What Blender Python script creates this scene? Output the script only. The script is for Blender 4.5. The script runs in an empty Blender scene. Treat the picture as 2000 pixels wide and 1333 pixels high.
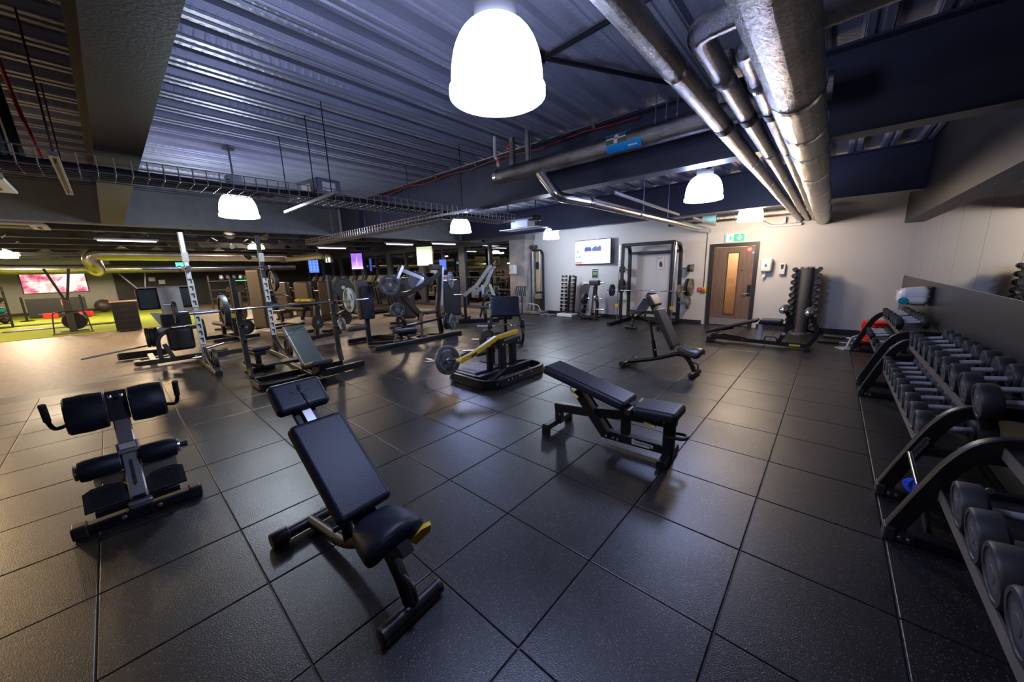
import bpy, math, random
import numpy as np
from mathutils import Matrix, Vector
random.seed(7)
sc = bpy.context.scene
C = sc.collection
# ---------------------------------------------------------------- camera, world, exposure
YAW, PITCH, ROLL, FPX, EYE = -0.731535, 0.199394, -0.029715, 691.94, 1.57
def cam_axes():
    fw = Vector((math.sin(YAW)*math.cos(PITCH), math.cos(YAW)*math.cos(PITCH), -math.sin(PITCH)))
    rt = Vector((math.cos(YAW), -math.sin(YAW), 0)); up = rt.cross(fw)
    r2 = rt*math.cos(ROLL)+up*math.sin(ROLL); u2 = -rt*math.sin(ROLL)+up*math.cos(ROLL)
    return r2, u2, fw
R2, U2, FW = cam_axes()
cd = bpy.data.cameras.new('camera'); cd.sensor_fit = 'HORIZONTAL'; cd.sensor_width = 36.0
cd.lens = FPX/2000*36.0; cd.clip_start = 0.02; cd.clip_end = 200
cam = bpy.data.objects.new('camera', cd); C.objects.link(cam)
cam.matrix_world = Matrix(((R2.x, U2.x, -FW.x, 0), (R2.y, U2.y, -FW.y, 0), (R2.z, U2.z, -FW.z, EYE), (0, 0, 0, 1)))
sc.camera = cam
w = bpy.data.worlds.new('night'); sc.world = w; w.use_nodes = True
w.node_tree.nodes['Background'].inputs[0].default_value = (0.035, 0.035, 0.06, 1)
w.node_tree.nodes['Background'].inputs[1].default_value = 0.12
sc.view_settings.view_transform = 'Standard'; sc.view_settings.look = 'None'
sc.view_settings.gamma = 1.0; sc.view_settings.use_curve_mapping = False
sc.view_settings.exposure = 0.08
sc.cycles.use_denoising = True
sc.cycles.max_bounces = 7; sc.cycles.diffuse_bounces = 3; sc.cycles.glossy_bounces = 4
sc.cycles.sample_clamp_indirect = 4.0
sc.cycles.caustics_reflective = False; sc.cycles.caustics_refractive = False
# lamp colours and strength (the room's own lamps are built with LAMP below)
COOL, NEUT, WARM, AMBER = (0.43, 0.55, 1.0), (0.82, 0.94, 1.0), (1.0, 0.76, 0.52), (1.0, 0.67, 0.36)

# ---------------------------------------------------------------- mesh helpers
def V(*a): return Vector(a)
class MB:
    def __init__(s): s.v = []; s.f = []; s.M = None; s.rb = False
    def at(s, M): s.M = M; return s
    def add(s, vs, fs):
        o = len(s.v)
        if s.M is not None: vs = [s.M @ Vector(p) for p in vs]
        s.v.extend([tuple(p) for p in vs]); s.f.extend([tuple(i+o for i in f) for f in fs]); return s
    def box(s, c, d, rot=None):
        x, y, z = d[0]/2, d[1]/2, d[2]/2
        vs = [Vector(p) for p in ((-x,-y,-z),(x,-y,-z),(x,y,-z),(-x,y,-z),(-x,-y,z),(x,-y,z),(x,y,z),(-x,y,z))]
        if rot is not None: vs = [rot @ p for p in vs]
        c = Vector(c)
        return s.add([p+c for p in vs], [(0,3,2,1),(4,5,6,7),(0,1,5,4),(1,2,6,5),(2,3,7,6),(3,0,4,7)])
    def b2(s, a, b):
        return s.box([(a[i]+b[i])/2 for i in range(3)], [abs(b[i]-a[i]) for i in range(3)])
    def rbox(s, c, d, r, seg=3, rot=None, fn=None):
        s.rb = True; r = min(r, min(d)/2*0.999); h = [x/2-r for x in d]
        L = [(-1, -1+i/seg) for i in range(seg+1)]+[(1, i/seg) for i in range(seg+1)]
        n = len(L); idx = {}; vs = []; fs = []; c = Vector(c)
        def vert(ax, sg, a, b):
            q = [0, 0, 0]; k = [0, 0, 0]; o = [i for i in range(3) if i != ax]
            q[ax] = sg; k[ax] = sg; q[o[0]] = a[1]; k[o[0]] = a[0]; q[o[1]] = b[1]; k[o[1]] = b[0]
            q = [math.tan(x*math.pi/4) for x in q]
            l = math.sqrt(sum(x*x for x in q)); p = [k[i]*h[i]+r*q[i]/l for i in range(3)]
            key = tuple(round(x, 5) for x in p)
            if key not in idx:
                idx[key] = len(vs); P = Vector(p)
                if fn: P = Vector(fn(P))
                if rot is not None: P = rot @ P
                vs.append(P+c)
            return idx[key]
        for ax in range(3):
            for sg in (-1, 1):
                flip = (sg > 0) == (ax != 1)
                for i in range(n-1):
                    for j in range(n-1):
                        f = [vert(ax, sg, L[i], L[j]), vert(ax, sg, L[i+1], L[j]), vert(ax, sg, L[i+1], L[j+1]), vert(ax, sg, L[i], L[j+1])]
                        if not flip: f.reverse()
                        g = []
                        for x in f:
                            if x not in g: g.append(x)
                        if len(g) > 2: fs.append(tuple(g))
        return s.add(vs, fs)
    def sweep(s, path, sec, N=None, closed=False, caps=True):
        P = [Vector(p) for p in path]; m = len(P); k = len(sec)
        if N is not None: N = Vector(N).normalized()
        T = []; sc_ = []
        for i in range(m):
            a = P[i-1] if (i > 0 or closed) else None
            b = P[(i+1) % m] if (i < m-1 or closed) else None
            d0 = (P[i]-a).normalized() if a is not None else None
            d1 = (b-P[i]).normalized() if b is not None else None
            if d0 is None: t = d1; g = 1
            elif d1 is None: t = d0; g = 1
            else:
                t = (d0+d1)
                t = t.normalized() if t.length > 1e-6 else d1
                g = 1/max(0.35, t.dot(d1))
            T.append(t); sc_.append(g)
        rings = []
        if N is None:
            t0 = T[0]; ref = Vector((0, 0, 1)) if abs(t0.z) < 0.9 else Vector((1, 0, 0))
            side = t0.cross(ref).normalized()
        for i in range(m):
            t = T[i]
            if N is not None: a = N; b = N.cross(t).normalized()
            else:
                side = (side-t*side.dot(t)).normalized(); a = side; b = side.cross(t).normalized()
            rings.append([P[i]+a*q[0]+b*q[1]*(sc_[i] if N is not None else 1) for q in sec])
        vs = [p for r in rings for p in r]; fs = []
        for i in range(m if closed else m-1):
            for j in range(k):
                A = i*k+j; B = i*k+(j+1) % k; Cc = ((i+1) % m)*k+(j+1) % k; D = ((i+1) % m)*k+j
                fs.append((A, D, Cc, B))
        if caps and not closed:
            fs.append(tuple(range(k))); fs.append(tuple(reversed(range((m-1)*k, m*k))))
        return s.add(vs, fs)
    def tube(s, path, r, n=10, closed=False): 
        return s.sweep(path, [(r*math.cos(2*math.pi*i/n), r*math.sin(2*math.pi*i/n)) for i in range(n)], None, closed)
    def cyl(s, a, b, r, n=16): return s.tube([a, b], r, n)
    def bar(s, path, w_, h_, N, fil=0.0, n=5, closed=False):
        c = min(w_, h_)*0.12
        sec = [(-w_/2+c,-h_/2),(w_/2-c,-h_/2),(w_/2,-h_/2+c),(w_/2,h_/2-c),(w_/2-c,h_/2),(-w_/2+c,h_/2),(-w_/2,h_/2-c),(-w_/2,-h_/2+c)]
        return s.sweep(fillet(path, fil, n, closed) if fil else path, sec, N, closed)
    def lathe(s, prof, o=(0,0,0), ax=(0,0,1), n=24):
        ax = Vector(ax).normalized(); ref = Vector((0,0,1)) if abs(ax.z) < 0.9 else Vector((1,0,0))
        x = ax.cross(ref).normalized(); y = ax.cross(x).normalized(); o = Vector(o); vs = []; fs = []; m = len(prof)
        for r, z in prof:
            for j in range(n):
                t = 2*math.pi*j/n; vs.append(o+ax*z+x*(r*math.cos(t))+y*(r*math.sin(t)))
        for i in range(m-1):
            for j in range(n):
                fs.append((i*n+j, (i+1)*n+j, (i+1)*n+(j+1) % n, i*n+(j+1) % n))
        if prof[0][0] > 1e-4: fs.append(tuple(range(n)))
        if prof[-1][0] > 1e-4: fs.append(tuple(reversed(range((m-1)*n, m*n))))
        return s.add(vs, fs)
    def prism(s, poly, t, o, u, v):
        # polygon poly in axes u,v at o, extruded +-t/2 along u x v
        u = Vector(u).normalized(); v = Vector(v).normalized(); nn = u.cross(v); o = Vector(o); k = len(poly)
        vs = [o+u*a+v*b-nn*t/2 for a, b in poly]+[o+u*a+v*b+nn*t/2 for a, b in poly]
        fs = [tuple(reversed(range(k))), tuple(range(k, 2*k))]+[(i, (i+1) % k, k+(i+1) % k, k+i) for i in range(k)]
        return s.add(vs, fs)
    def ball(s, c, r, n=16, m=10, sq=(1,1,1)):
        vs = []; fs = []; c = Vector(c)
        for i in range(m+1):
            t = math.pi*i/m
            for j in range(n):
                a = 2*math.pi*j/n; vs.append(c+Vector((r*sq[0]*math.sin(t)*math.cos(a), r*sq[1]*math.sin(t)*math.sin(a), r*sq[2]*math.cos(t))))
        for i in range(m):
            for j in range(n): fs.append((i*n+j, (i+1)*n+j, (i+1)*n+(j+1) % n, i*n+(j+1) % n))
        return s.add(vs, fs)
    def blob(s, c, d, e=0.5, n=28, m=16, rot=None, fn=None):
        sg = lambda x, p: math.copysign(abs(x)**p, x); vs = []; fs = []; c = Vector(c)
        for i in range(m+1):
            t = -math.pi/2+math.pi*i/m
            for j in range(n):
                a = 2*math.pi*j/n
                P = Vector((d[0]/2*sg(math.cos(t), e)*sg(math.cos(a), e), d[1]/2*sg(math.cos(t), e)*sg(math.sin(a), e), d[2]/2*sg(math.sin(t), e)))
                if fn: P = Vector(fn(P))
                vs.append((rot @ P if rot is not None else P)+c)
        for i in range(m):
            for j in range(n): fs.append((i*n+j, i*n+(j+1) % n, (i+1)*n+(j+1) % n, (i+1)*n+j))
        return s.add(vs, fs)
    def mesh(s, name, mat, ang=38):
        me = bpy.data.meshes.new(name); me.from_pydata(s.v, [], s.f)
        me.polygons.foreach_set('use_smooth', [True]*len(me.polygons))
        me.validate(); me.update()
        try: me.set_sharp_from_angle(angle=math.radians(ang))
        except Exception: pass
        if mat: me.materials.append(mat)
        return me
def fillet(path, r, n=5, closed=False):
    P = [Vector(p) for p in path]; m = len(P); out = []
    for i in range(m):
        if not closed and i in (0, m-1): out.append(P[i]); continue
        a = P[i-1]; b = P[(i+1) % m]; d0 = a-P[i]; d1 = b-P[i]
        l = min(r, d0.length*0.48, d1.length*0.48)
        p0 = P[i]+d0.normalized()*l; p1 = P[i]+d1.normalized()*l
        for k in range(n+1):
            t = k/n; out.append(p0*(1-t)**2+P[i]*2*t*(1-t)+p1*t*t)
    return out
def arc(c, r, a0, a1, n, u=(1,0,0), v=(0,0,1)):
    c = Vector(c); u = Vector(u); v = Vector(v)
    return [c+u*(r*math.cos(math.radians(a0+(a1-a0)*i/n)))+v*(r*math.sin(math.radians(a0+(a1-a0)*i/n))) for i in range(n+1)]
def ob(name, mb, mat, parent=None, label=None):
    o = bpy.data.objects.new(name, mb if isinstance(mb, bpy.types.Mesh) else mb.mesh(name, mat)); C.objects.link(o)
    if isinstance(mb, MB) and mb.rb:
        w_ = o.modifiers.new('weighted', 'WEIGHTED_NORMAL'); w_.keep_sharp = True; w_.weight = 80
    if parent is not None: o.parent = parent
    if label: o['label'] = label
    return o
def tag(o, label, cat=None, group=None, kind=None):
    o['label'] = label
    if cat: o['category'] = cat
    if group: o['group'] = group
    if kind: o['kind'] = kind
    return o
def thing(name, label, cat, loc=(0,0,0), rz=0, group=None):
    o = bpy.data.objects.new(name, None); C.objects.link(o); o.empty_display_size = 0.1
    o.location = loc; o.rotation_euler = (0, 0, math.radians(rz)); return tag(o, label, cat, group)
def struct(name, mb, mat, parent=None, label=None):
    o = ob(name, mb, mat, parent, label)
    if parent is None: o['kind'] = 'structure'
    return o
def dup(root, loc, rz=None, label=None, group=None):
    r = root.copy(); C.objects.link(r); r.location = loc
    if rz is not None: r.rotation_euler = (0, 0, math.radians(rz))
    if label: r['label'] = label
    if group: r['group'] = group
    for ch in list(root.children):
        c = ch.copy(); C.objects.link(c); c.parent = r
        for g in list(ch.children):
            d = g.copy(); C.objects.link(d); d.parent = c
    return r
def text(name, body, size, mat, parent, loc, u, v, depth=0.0015, align='CENTER', sx=1.0):
    cu = bpy.data.curves.new(name, 'FONT'); cu.body = body; cu.size = size; cu.extrude = depth; cu.align_x = align; cu.align_y = 'CENTER'; cu.resolution_u = 2
    t = bpy.data.objects.new(name, cu); C.objects.link(t)
    dg = bpy.context.evaluated_depsgraph_get(); me = bpy.data.meshes.new_from_object(t.evaluated_get(dg))
    bpy.data.objects.remove(t); me.name = name; me.materials.clear(); me.materials.append(mat)
    u = Vector(u).normalized(); v = Vector(v).normalized(); nn = u.cross(v)
    M = Matrix(((u.x*sx, v.x, nn.x, loc[0]), (u.y*sx, v.y, nn.y, loc[1]), (u.z*sx, v.z, nn.z, loc[2]), (0,0,0,1)))
    me.transform(M); o = bpy.data.objects.new(name, me); C.objects.link(o)
    if parent is not None: o.parent = parent
    return o
ROT = lambda ax, deg: Matrix.Rotation(math.radians(deg), 3, ax)

# ---------------------------------------------------------------- materials
def nodes(name):
    m = bpy.data.materials.new(name); m.use_nodes = True; nt = m.node_tree; b = nt.nodes['Principled BSDF']; return m, nt, b
def noise(nt, scale, detail=3, coord='Object', rough=0.5, sx=None):
    tc = nt.nodes.new('ShaderNodeTexCoord'); n = nt.nodes.new('ShaderNodeTexNoise'); n.inputs['Scale'].default_value = scale; n.inputs['Detail'].default_value = detail; n.inputs['Roughness'].default_value = rough
    if coord == 'World':
        g = nt.nodes.new('ShaderNodeNewGeometry'); src = g.outputs['Position']
    else: src = tc.outputs[coord]
    if sx:
        mp = nt.nodes.new('ShaderNodeMapping'); mp.inputs['Scale'].default_value = sx; nt.links.new(src, mp.inputs[0]); src = mp.outputs[0]
    nt.links.new(src, n.inputs['Vector']); return n
def ramp(nt, fac, stops):
    r = nt.nodes.new('ShaderNodeValToRGB'); e = r.color_ramp.elements
    while len(e) < len(stops): e.new(0.5)
    for k, (p, c) in enumerate(stops): e[k].position = p; e[k].color = (*c, 1) if len(c) == 3 else c
    nt.links.new(fac, r.inputs[0]); return r
def bump(nt, b, h, strength, dist):
    n = nt.nodes.new('ShaderNodeBump'); n.inputs['Strength'].default_value = strength; n.inputs['Distance'].default_value = dist
    nt.links.new(h, n.inputs['Height']); nt.links.new(n.outputs[0], b.inputs['Normal']); return n
def mat(name, col, rough=0.5, metal=0.0, var=0.12, bs=0.0, bscale=60, spec=0.5, emit=None, es=0.0, nscale=6, coat=0.0):
    m, nt, b = nodes(name)
    n = noise(nt, nscale, 4)
    lo = tuple(c*(1-var) for c in col); hi = tuple(min(1, c*(1+var)) for c in col)
    r = ramp(nt, n.outputs['Fac'], [(0.3, lo), (0.7, hi)]); nt.links.new(r.outputs[0], b.inputs['Base Color'])
    b.inputs['Roughness'].default_value = rough; b.inputs['Metallic'].default_value = metal; b.inputs['Specular IOR Level'].default_value = spec
    if coat: b.inputs['Coat Weight'].default_value = coat; b.inputs['Coat Roughness'].default_value = 0.1
    if bs:
        n2 = noise(nt, bscale, 3); bump(nt, b, n2.outputs['Fac'], bs, 0.004)
    if emit: b.inputs['Emission Color'].default_value = (*emit, 1); b.inputs['Emission Strength'].default_value = es
    return m
M = {}
M['powder'] = mat('black_powder_coat', (0.007, 0.007, 0.009), 0.38, bs=0.12, bscale=220, spec=0.38)
M['powder2'] = mat('charcoal_paint', (0.02, 0.02, 0.023), 0.42, bs=0.1, bscale=200)
M['satin'] = mat('satin_grey_metal', (0.24, 0.24, 0.26), 0.35, 0.7)
M['vinyl'] = mat('black_vinyl', (0.009, 0.0115, 0.021), 0.44, bs=0.25, bscale=140, spec=0.32)
M['vinylb'] = mat('brown_black_vinyl', (0.03, 0.026, 0.024), 0.40, bs=0.25, bscale=140)
M['rub'] = mat('black_rubber', (0.014, 0.014, 0.016), 0.55, bs=0.15, bscale=120)
M['dbrub'] = mat('dumbbell_rubber', (0.012, 0.013, 0.017), 0.5, bs=0.1, bscale=120)
M['dbface'] = mat('dumbbell_end_face', (0.045, 0.047, 0.056), 0.55, bs=0.1, bscale=80)
M['chrome'] = mat('chrome', (0.72, 0.72, 0.74), 0.16, 1.0, var=0.04)
M['steel'] = mat('brushed_steel', (0.5, 0.5, 0.52), 0.3, 1.0, var=0.06)
M['grip'] = mat('knurled_steel', (0.62, 0.62, 0.66), 0.42, 0.55, bs=0.2, bscale=300)
M['bolt'] = mat('zinc_bolt', (0.6, 0.6, 0.58), 0.3, 1.0)
M['iron'] = mat('grey_iron_plate', (0.085, 0.09, 0.10), 0.42, 0.25, bs=0.15, bscale=90)
M['ironl'] = mat('pale_iron_plate', (0.30, 0.33, 0.32), 0.42, 0.3, bs=0.1, bscale=90)
M['tanplate'] = mat('worn_iron_plate', (0.16, 0.14, 0.115), 0.45, 0.2, bs=0.15, bscale=90)
M['yellow'] = mat('yellow_paint', (0.72, 0.47, 0.03), 0.38)
M['ygrip'] = mat('yellow_grip', (0.80, 0.66, 0.22), 0.5)
M['red'] = mat('red_plastic', (0.62, 0.02, 0.015), 0.4)
M['redc'] = mat('red_cable', (0.22, 0.015, 0.02), 0.45)
M['blue'] = mat('blue_cloth', (0.004, 0.06, 0.62), 0.75)
M['white'] = mat('white_plastic', (0.74, 0.74, 0.75), 0.3, var=0.03)
M['grey'] = mat('grey_shield', (0.36, 0.345, 0.33), 0.45)
M['brown'] = mat('bronze_shield', (0.06, 0.046, 0.04), 0.42)
M['silver'] = mat('silver_paint', (0.42, 0.43, 0.46), 0.38, 0.3)
M['pale'] = mat('pale_grey_plate', (0.50, 0.54, 0.52), 0.42)
M['navy'] = mat('navy_beam_paint', (0.040, 0.044, 0.075), 0.40, bs=0.25, bscale=70)
M['greybeam'] = mat('grey_beam_paint', (0.15, 0.158, 0.165), 0.42, bs=0.4, bscale=60)
M['brownbeam'] = mat('dark_grey_beam_paint', (0.034, 0.031, 0.029), 0.5, bs=0.35, bscale=60)
M['wall'] = mat('white_wall_paint', (0.62, 0.60, 0.585), 0.5, var=0.03, bs=0.05, bscale=40, nscale=2)
M['panel'] = mat('grey_wall_panel', (0.034, 0.032, 0.031), 0.33, var=0.05)
M['frame'] = mat('black_trim', (0.014, 0.014, 0.016), 0.45)
M['tray'] = mat('wire_tray_zinc', (0.50, 0.47, 0.44), 0.35, 0.6)
M['cable'] = mat('black_cable', (0.008, 0.008, 0.012), 0.5)
M['teal'] = mat('teal_plastic', (0.0, 0.28, 0.30), 0.4)
M['bluetape'] = mat('blue_tape', (0.01, 0.30, 0.75), 0.35)
M['wood'] = mat('pale_wood', (0.40, 0.22, 0.11), 0.5)
M['dkgreen'] = mat('green_ball', (0.02, 0.35, 0.12), 0.4)
M['orange'] = mat('orange_print', (0.85, 0.30, 0.02), 0.5)
M['print'] = mat('white_print', (0.75, 0.75, 0.72), 0.5)
M['dkprint'] = mat('black_print', (0.01, 0.01, 0.012), 0.5)
M['outside'] = mat('night_outside', (0.01, 0.01, 0.014), 0.9)
def emis(name, col, s):
    m, nt, b = nodes(name); b.inputs['Base Color'].default_value = (*[min(1, c*0.8) for c in col], 1)
    n = noise(nt, 3, 1); r = ramp(nt, n.outputs['Fac'], [(0, tuple(c*0.97 for c in col)), (1, col)])
    nt.links.new(r.outputs[0], b.inputs['Emission Color']); b.inputs['Emission Strength'].default_value = s; return m
def wood_grain(name, a, b_, sx=(14, 14, 0.7)):
    m, nt, b = nodes(name); n = noise(nt, 3.0, 6, 'Object', 0.6, sx); r = ramp(nt, n.outputs['Fac'], [(0.3, a), (0.7, b_)])
    nt.links.new(r.outputs[0], b.inputs['Base Color']); b.inputs['Roughness'].default_value = 0.45; return m
M['door'] = wood_grain('walnut_door', (0.10, 0.058, 0.038), (0.20, 0.122, 0.082))
def rubber_floor():
    m, nt, b = nodes('flecked_rubber_tile')
    g = nt.nodes.new('ShaderNodeNewGeometry')
    vo = nt.nodes.new('ShaderNodeTexVoronoi'); vo.inputs['Scale'].default_value = 105; nt.links.new(g.outputs['Position'], vo.inputs['Vector'])
    fl = ramp(nt, vo.outputs['Distance'], [(0.20, (1, 1, 1)), (0.32, (0, 0, 0))])
    # only some cells carry a fleck
    sep = nt.nodes.new('ShaderNodeSeparateColor'); nt.links.new(vo.outputs['Color'], sep.inputs[0])
    pick = ramp(nt, sep.outputs[0], [(0.60, (0, 0, 0)), (0.64, (1, 1, 1))])
    mul = nt.nodes.new('ShaderNodeMath'); mul.operation = 'MULTIPLY'; nt.links.new(fl.outputs[0], mul.inputs[0]); nt.links.new(pick.outputs[0], mul.inputs[1])
    oi = nt.nodes.new('ShaderNodeObjectInfo')
    base = ramp(nt, oi.outputs['Random'], [(0, (0.009, 0.009, 0.010)), (1, (0.0145, 0.0142, 0.0142))])
    mx = nt.nodes.new('ShaderNodeMix'); mx.data_type = 'RGBA'; nt.links.new(mul.outputs[0], mx.inputs[0]); nt.links.new(base.outputs[0], mx.inputs[6])
    fc = ramp(nt, sep.outputs[1], [(0, (0.16, 0.085, 0.035)), (1, (0.22, 0.17, 0.12))]); nt.links.new(fc.outputs[0], mx.inputs[7])
    nt.links.new(mx.outputs[2], b.inputs['Base Color'])
    n2 = noise(nt, 1.1, 5, 'World'); rr = ramp(nt, n2.outputs['Fac'], [(0.3, (0.31,)*3), (0.7, (0.42,)*3)]); nt.links.new(rr.outputs[0], b.inputs['Roughness'])
    n3 = noise(nt, 170, 2, 'World'); bump(nt, b, n3.outputs['Fac'], 0.35, 0.004); b.inputs['Specular IOR Level'].default_value = 0.75
    return m
M['tile'] = rubber_floor()
def deck():
    m, nt, b = nodes('galvanised_deck'); n = noise(nt, 3.2, 4, 'Object', 0.5, (6, 0.6, 6)); r = ramp(nt, n.outputs['Fac'], [(0.3, (0.30, 0.31, 0.39)), (0.7, (0.40, 0.41, 0.50))])
    nt.links.new(r.outputs[0], b.inputs['Base Color']); b.inputs['Metallic'].default_value = 0.18; b.inputs['Roughness'].default_value = 0.42
    # pressed dimples along the flats
    g = nt.nodes.new('ShaderNodeTexCoord'); mp = nt.nodes.new('ShaderNodeMapping'); mp.inputs['Scale'].default_value = (14, 15, 1); nt.links.new(g.outputs['Object'], mp.inputs[0])
    vo = nt.nodes.new('ShaderNodeTexVoronoi'); vo.inputs['Randomness'].default_value = 0.0; vo.inputs['Scale'].default_value = 1.0; vo.voronoi_dimensions = '2D'; nt.links.new(mp.outputs[0], vo.inputs['Vector'])
    rr = ramp(nt, vo.outputs['Distance'], [(0.12, (1, 1, 1)), (0.3, (0, 0, 0))]); bump(nt, b, rr.outputs[0], 0.28, 0.006); return m
M['deck'] = deck()
def foil():
    m, nt, b = nodes('foil_insulation'); b.inputs['Metallic'].default_value = 1.0; b.inputs['Roughness'].default_value = 0.24
    n = noise(nt, 4, 4); r = ramp(nt, n.outputs['Fac'], [(0.25, (0.17, 0.155, 0.145)), (0.7, (0.40, 0.38, 0.37))]); nt.links.new(r.outputs[0], b.inputs['Base Color'])
    n2 = noise(nt, 48, 6, 'Object', 0.7, (1, .5, 1)); bump(nt, b, n2.outputs['Fac'], 0.75, 0.014); return m
M['foil'] = foil()
M['duct'] = mat('spiral_duct', (0.5, 0.48, 0.44), 0.25, 1.0, bs=0.3, bscale=25)
def vinyl_floor():
    m, nt, b = nodes('tan_vinyl_floor'); n = noise(nt, 1.0, 6, 'World', 0.6, (3, 12, 1)); r = ramp(nt, n.outputs['Fac'], [(0.3, (0.22, 0.185, 0.16)), (0.7, (0.30, 0.255, 0.225))])
    nt.links.new(r.outputs[0], b.inputs['Base Color']); b.inputs['Roughness'].default_value = 0.5; return m
M['vfloor'] = vinyl_floor()
def turf():
    m, nt, b = nodes('green_turf'); n = noise(nt, 30, 5, 'World'); r = ramp(nt, n.outputs['Fac'], [(0.3, (0.22, 0.28, 0.012)), (0.7, (0.40, 0.47, 0.03))])
    nt.links.new(r.outputs[0], b.inputs['Base Color']); b.inputs['Roughness'].default_value = 0.95; bump(nt, b, n.outputs['Fac'], 0.8, 0.02); return m
M['turf'] = turf()
m, nt, b = nodes('mirror_glass'); M['mirror'] = m
n = noise(nt, 0.8, 2); r = ramp(nt, n.outputs['Fac'], [(0, (0.80, 0.84, 0.81)), (1, (0.84, 0.87, 0.85))]); nt.links.new(r.outputs[0], b.inputs['Base Color']); b.inputs['Metallic'].default_value = 1; b.inputs['Roughness'].default_value = 0.012
m, nt, b = nodes('night_window_glass'); M['glass'] = m
n = noise(nt, 0.5, 2); r = ramp(nt, n.outputs['Fac'], [(0, (0.012, 0.013, 0.022)), (1, (0.03, 0.028, 0.035))]); nt.links.new(r.outputs[0], b.inputs['Base Color']); b.inputs['Roughness'].default_value = 0.02; b.inputs['Specular IOR Level'].default_value = 0.9; b.inputs['IOR'].default_value = 1.7
M['lampglow'] = emis('lamp_diffuser_cool', (0.62, 0.68, 1.0), 20.0)
M['lampwarm'] = emis('lamp_diffuser_warm', (1.0, 0.86, 0.66), 14.0)
M['lampfar'] = emis('lamp_diffuser_far', (1.0, 0.86, 0.62), 60.0)
M['striplight'] = emis('strip_light', (0.9, 0.93, 1.0), 6.0)
# ---------------------------------------------------------------- the setting: floor, walls, ceiling
WY, WX, DECK, XL = 10.3, 1.06, 3.3, -8.6
def onscreen(p, mx=60):
    d = Vector(p)-Vector((0, 0, EYE)); z = d.dot(FW)
    if z < 0.05: return None
    u = 1000+FPX*d.dot(R2)/z; v = 666.5-FPX*d.dot(U2)/z
    return (u, v, z) if -mx < u < 2000+mx and -mx < v < 1333+mx else None
fl = struct('floor', MB().b2((-30.2, -8, -0.12), (WX+0.05, WY+0.05, -0.02)), M['vfloor'])
tag(fl, 'tan vinyl floor with black flecked rubber tiles laid over its gym half', kind='structure')
ob('tile_bedding', MB().b2((XL, -2.2, -0.019), (WX, WY, -0.008)), M['frame'], fl)
tm = MB(); tm.rbox((0, 0, -0.012), (0.597, 0.591, 0.024), 0.004, 1); tmesh = tm.mesh('rubber_tile', M['tile'], 4)
tiles = []
for i in range(-1, 16):
    for j in range(-9, 12):
        x0 = 0.39-0.6036*(i+1); y0 = 3.28+0.5967*j
        cx, cy = x0+0.3018, y0+0.2984
        if x0 < XL-0.02 or cy > WY or cx > WX+0.05: continue
        vis = [onscreen((cx+a, cy+b_, 0)) for a in (-.3, 0, .3) for b_ in (-.3, 0, .3)]
        if not any(vis): continue
        tiles.append((math.hypot(cx, cy), cx, cy, x0, y0))
tiles.sort()
rest = MB()
for k, (d, cx, cy, x0, y0) in enumerate(tiles):
    sx = min(1.0, (WX-x0)/0.6036) if x0+0.6036 > WX else 1.0
    sy = min(1.0, (WY-y0)/0.5967) if y0+0.5967 > WY else 1.0
    if k < 300:
        o = bpy.data.objects.new('rubber_tile', tmesh); C.objects.link(o); o.parent = fl
        o.location = (x0+0.3018*sx, y0+0.2984*sy, random.uniform(-0.0008, 0.0008)); o.scale = (sx, sy, 1)
    else:
        rest.rbox((x0+0.3018*sx, y0+0.2984*sy, -0.012), (0.597*sx, 0.591*sy, 0.024), 0.004, 1)
if rest.v:
    o = ob('rubber_tiles_far', rest, M['tile'], fl); o['kind'] = 'stuff'
tu = struct('turf', MB().b2((-30, -8, -0.02), (-17.2, 2.2, -0.004)), M['turf']); tag(tu, 'bright green artificial turf strip along the far training zone', 'turf', kind='stuff')
# far white wall with the door opening
wb = MB().b2((-8.05, WY, 0), (-2.38, WY+0.15, DECK)).b2((-1.34, WY, 0), (WX+0.15, WY+0.15, DECK)).b2((-2.38, WY, 2.045), (-1.34, WY+0.15, DECK))
wl = struct('wall_far', wb, M['wall'])
pil = struct('wall_pillar', MB().rbox((-8.42, 10.09, DECK/2), (0.74, 0.62, DECK), 0.01, 1), mat('mottled_plaster', (0.34, 0.315, 0.31), 0.6, var=0.25, nscale=3))
struct('baseboard_far', MB().b2((-8.05, WY-0.018, 0), (-2.47, WY, 0.10)).b2((-1.25, WY-0.018, 0), (WX, WY, 0.10)), M['frame'])
# right wall: grey panelling below, mirror panels above
struct('wall_right', MB().b2((WX, -7.5, 0), (WX+0.15, WY, DECK)), M['wall'])
rp = struct('trim_1', MB().b2((WX-0.012, -4, 0.0), (WX, WY, 1.235)), M['panel'])
ys = [10.298, 9.745, 8.71, 7.675, 6.64, 5.605, 4.57, 3.535, 2.5, 1.465, 0.43]
mr = thing('wall_mirror', 'run of tall mirror panels above grey panelling on right wall', 'mirror', (WX, 0, 0))
for a, b_ in zip(ys[1:], ys[:-1]):
    ob('mirror_panel', MB().b2((-0.008, a+0.003, 1.24), (-0.001, b_-0.003, 2.30)), M['mirror'], mr)
bk = struct('wall_back', MB().b2((-30.2, -8.15, 0), (WX+0.15, -8, DECK)), M['wall'])
# far left walls behind the turf
struct('wall_left', MB().b2((-30.15, -8, 0), (-30, 0.25, DECK)), mat('sage_grey_paint', (0.34, 0.34, 0.30), 0.6, var=0.03))
struct('wall_left_dark', MB().b2((-30.15, 0.25, 0), (-29.9, WY, DECK)), mat('black_wall_paint', (0.014, 0.014, 0.018), 0.6))
struct('baseboard_left', MB().b2((-30, -8, 0), (-29.96, 0.25, 0.14)), M['frame'])
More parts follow.
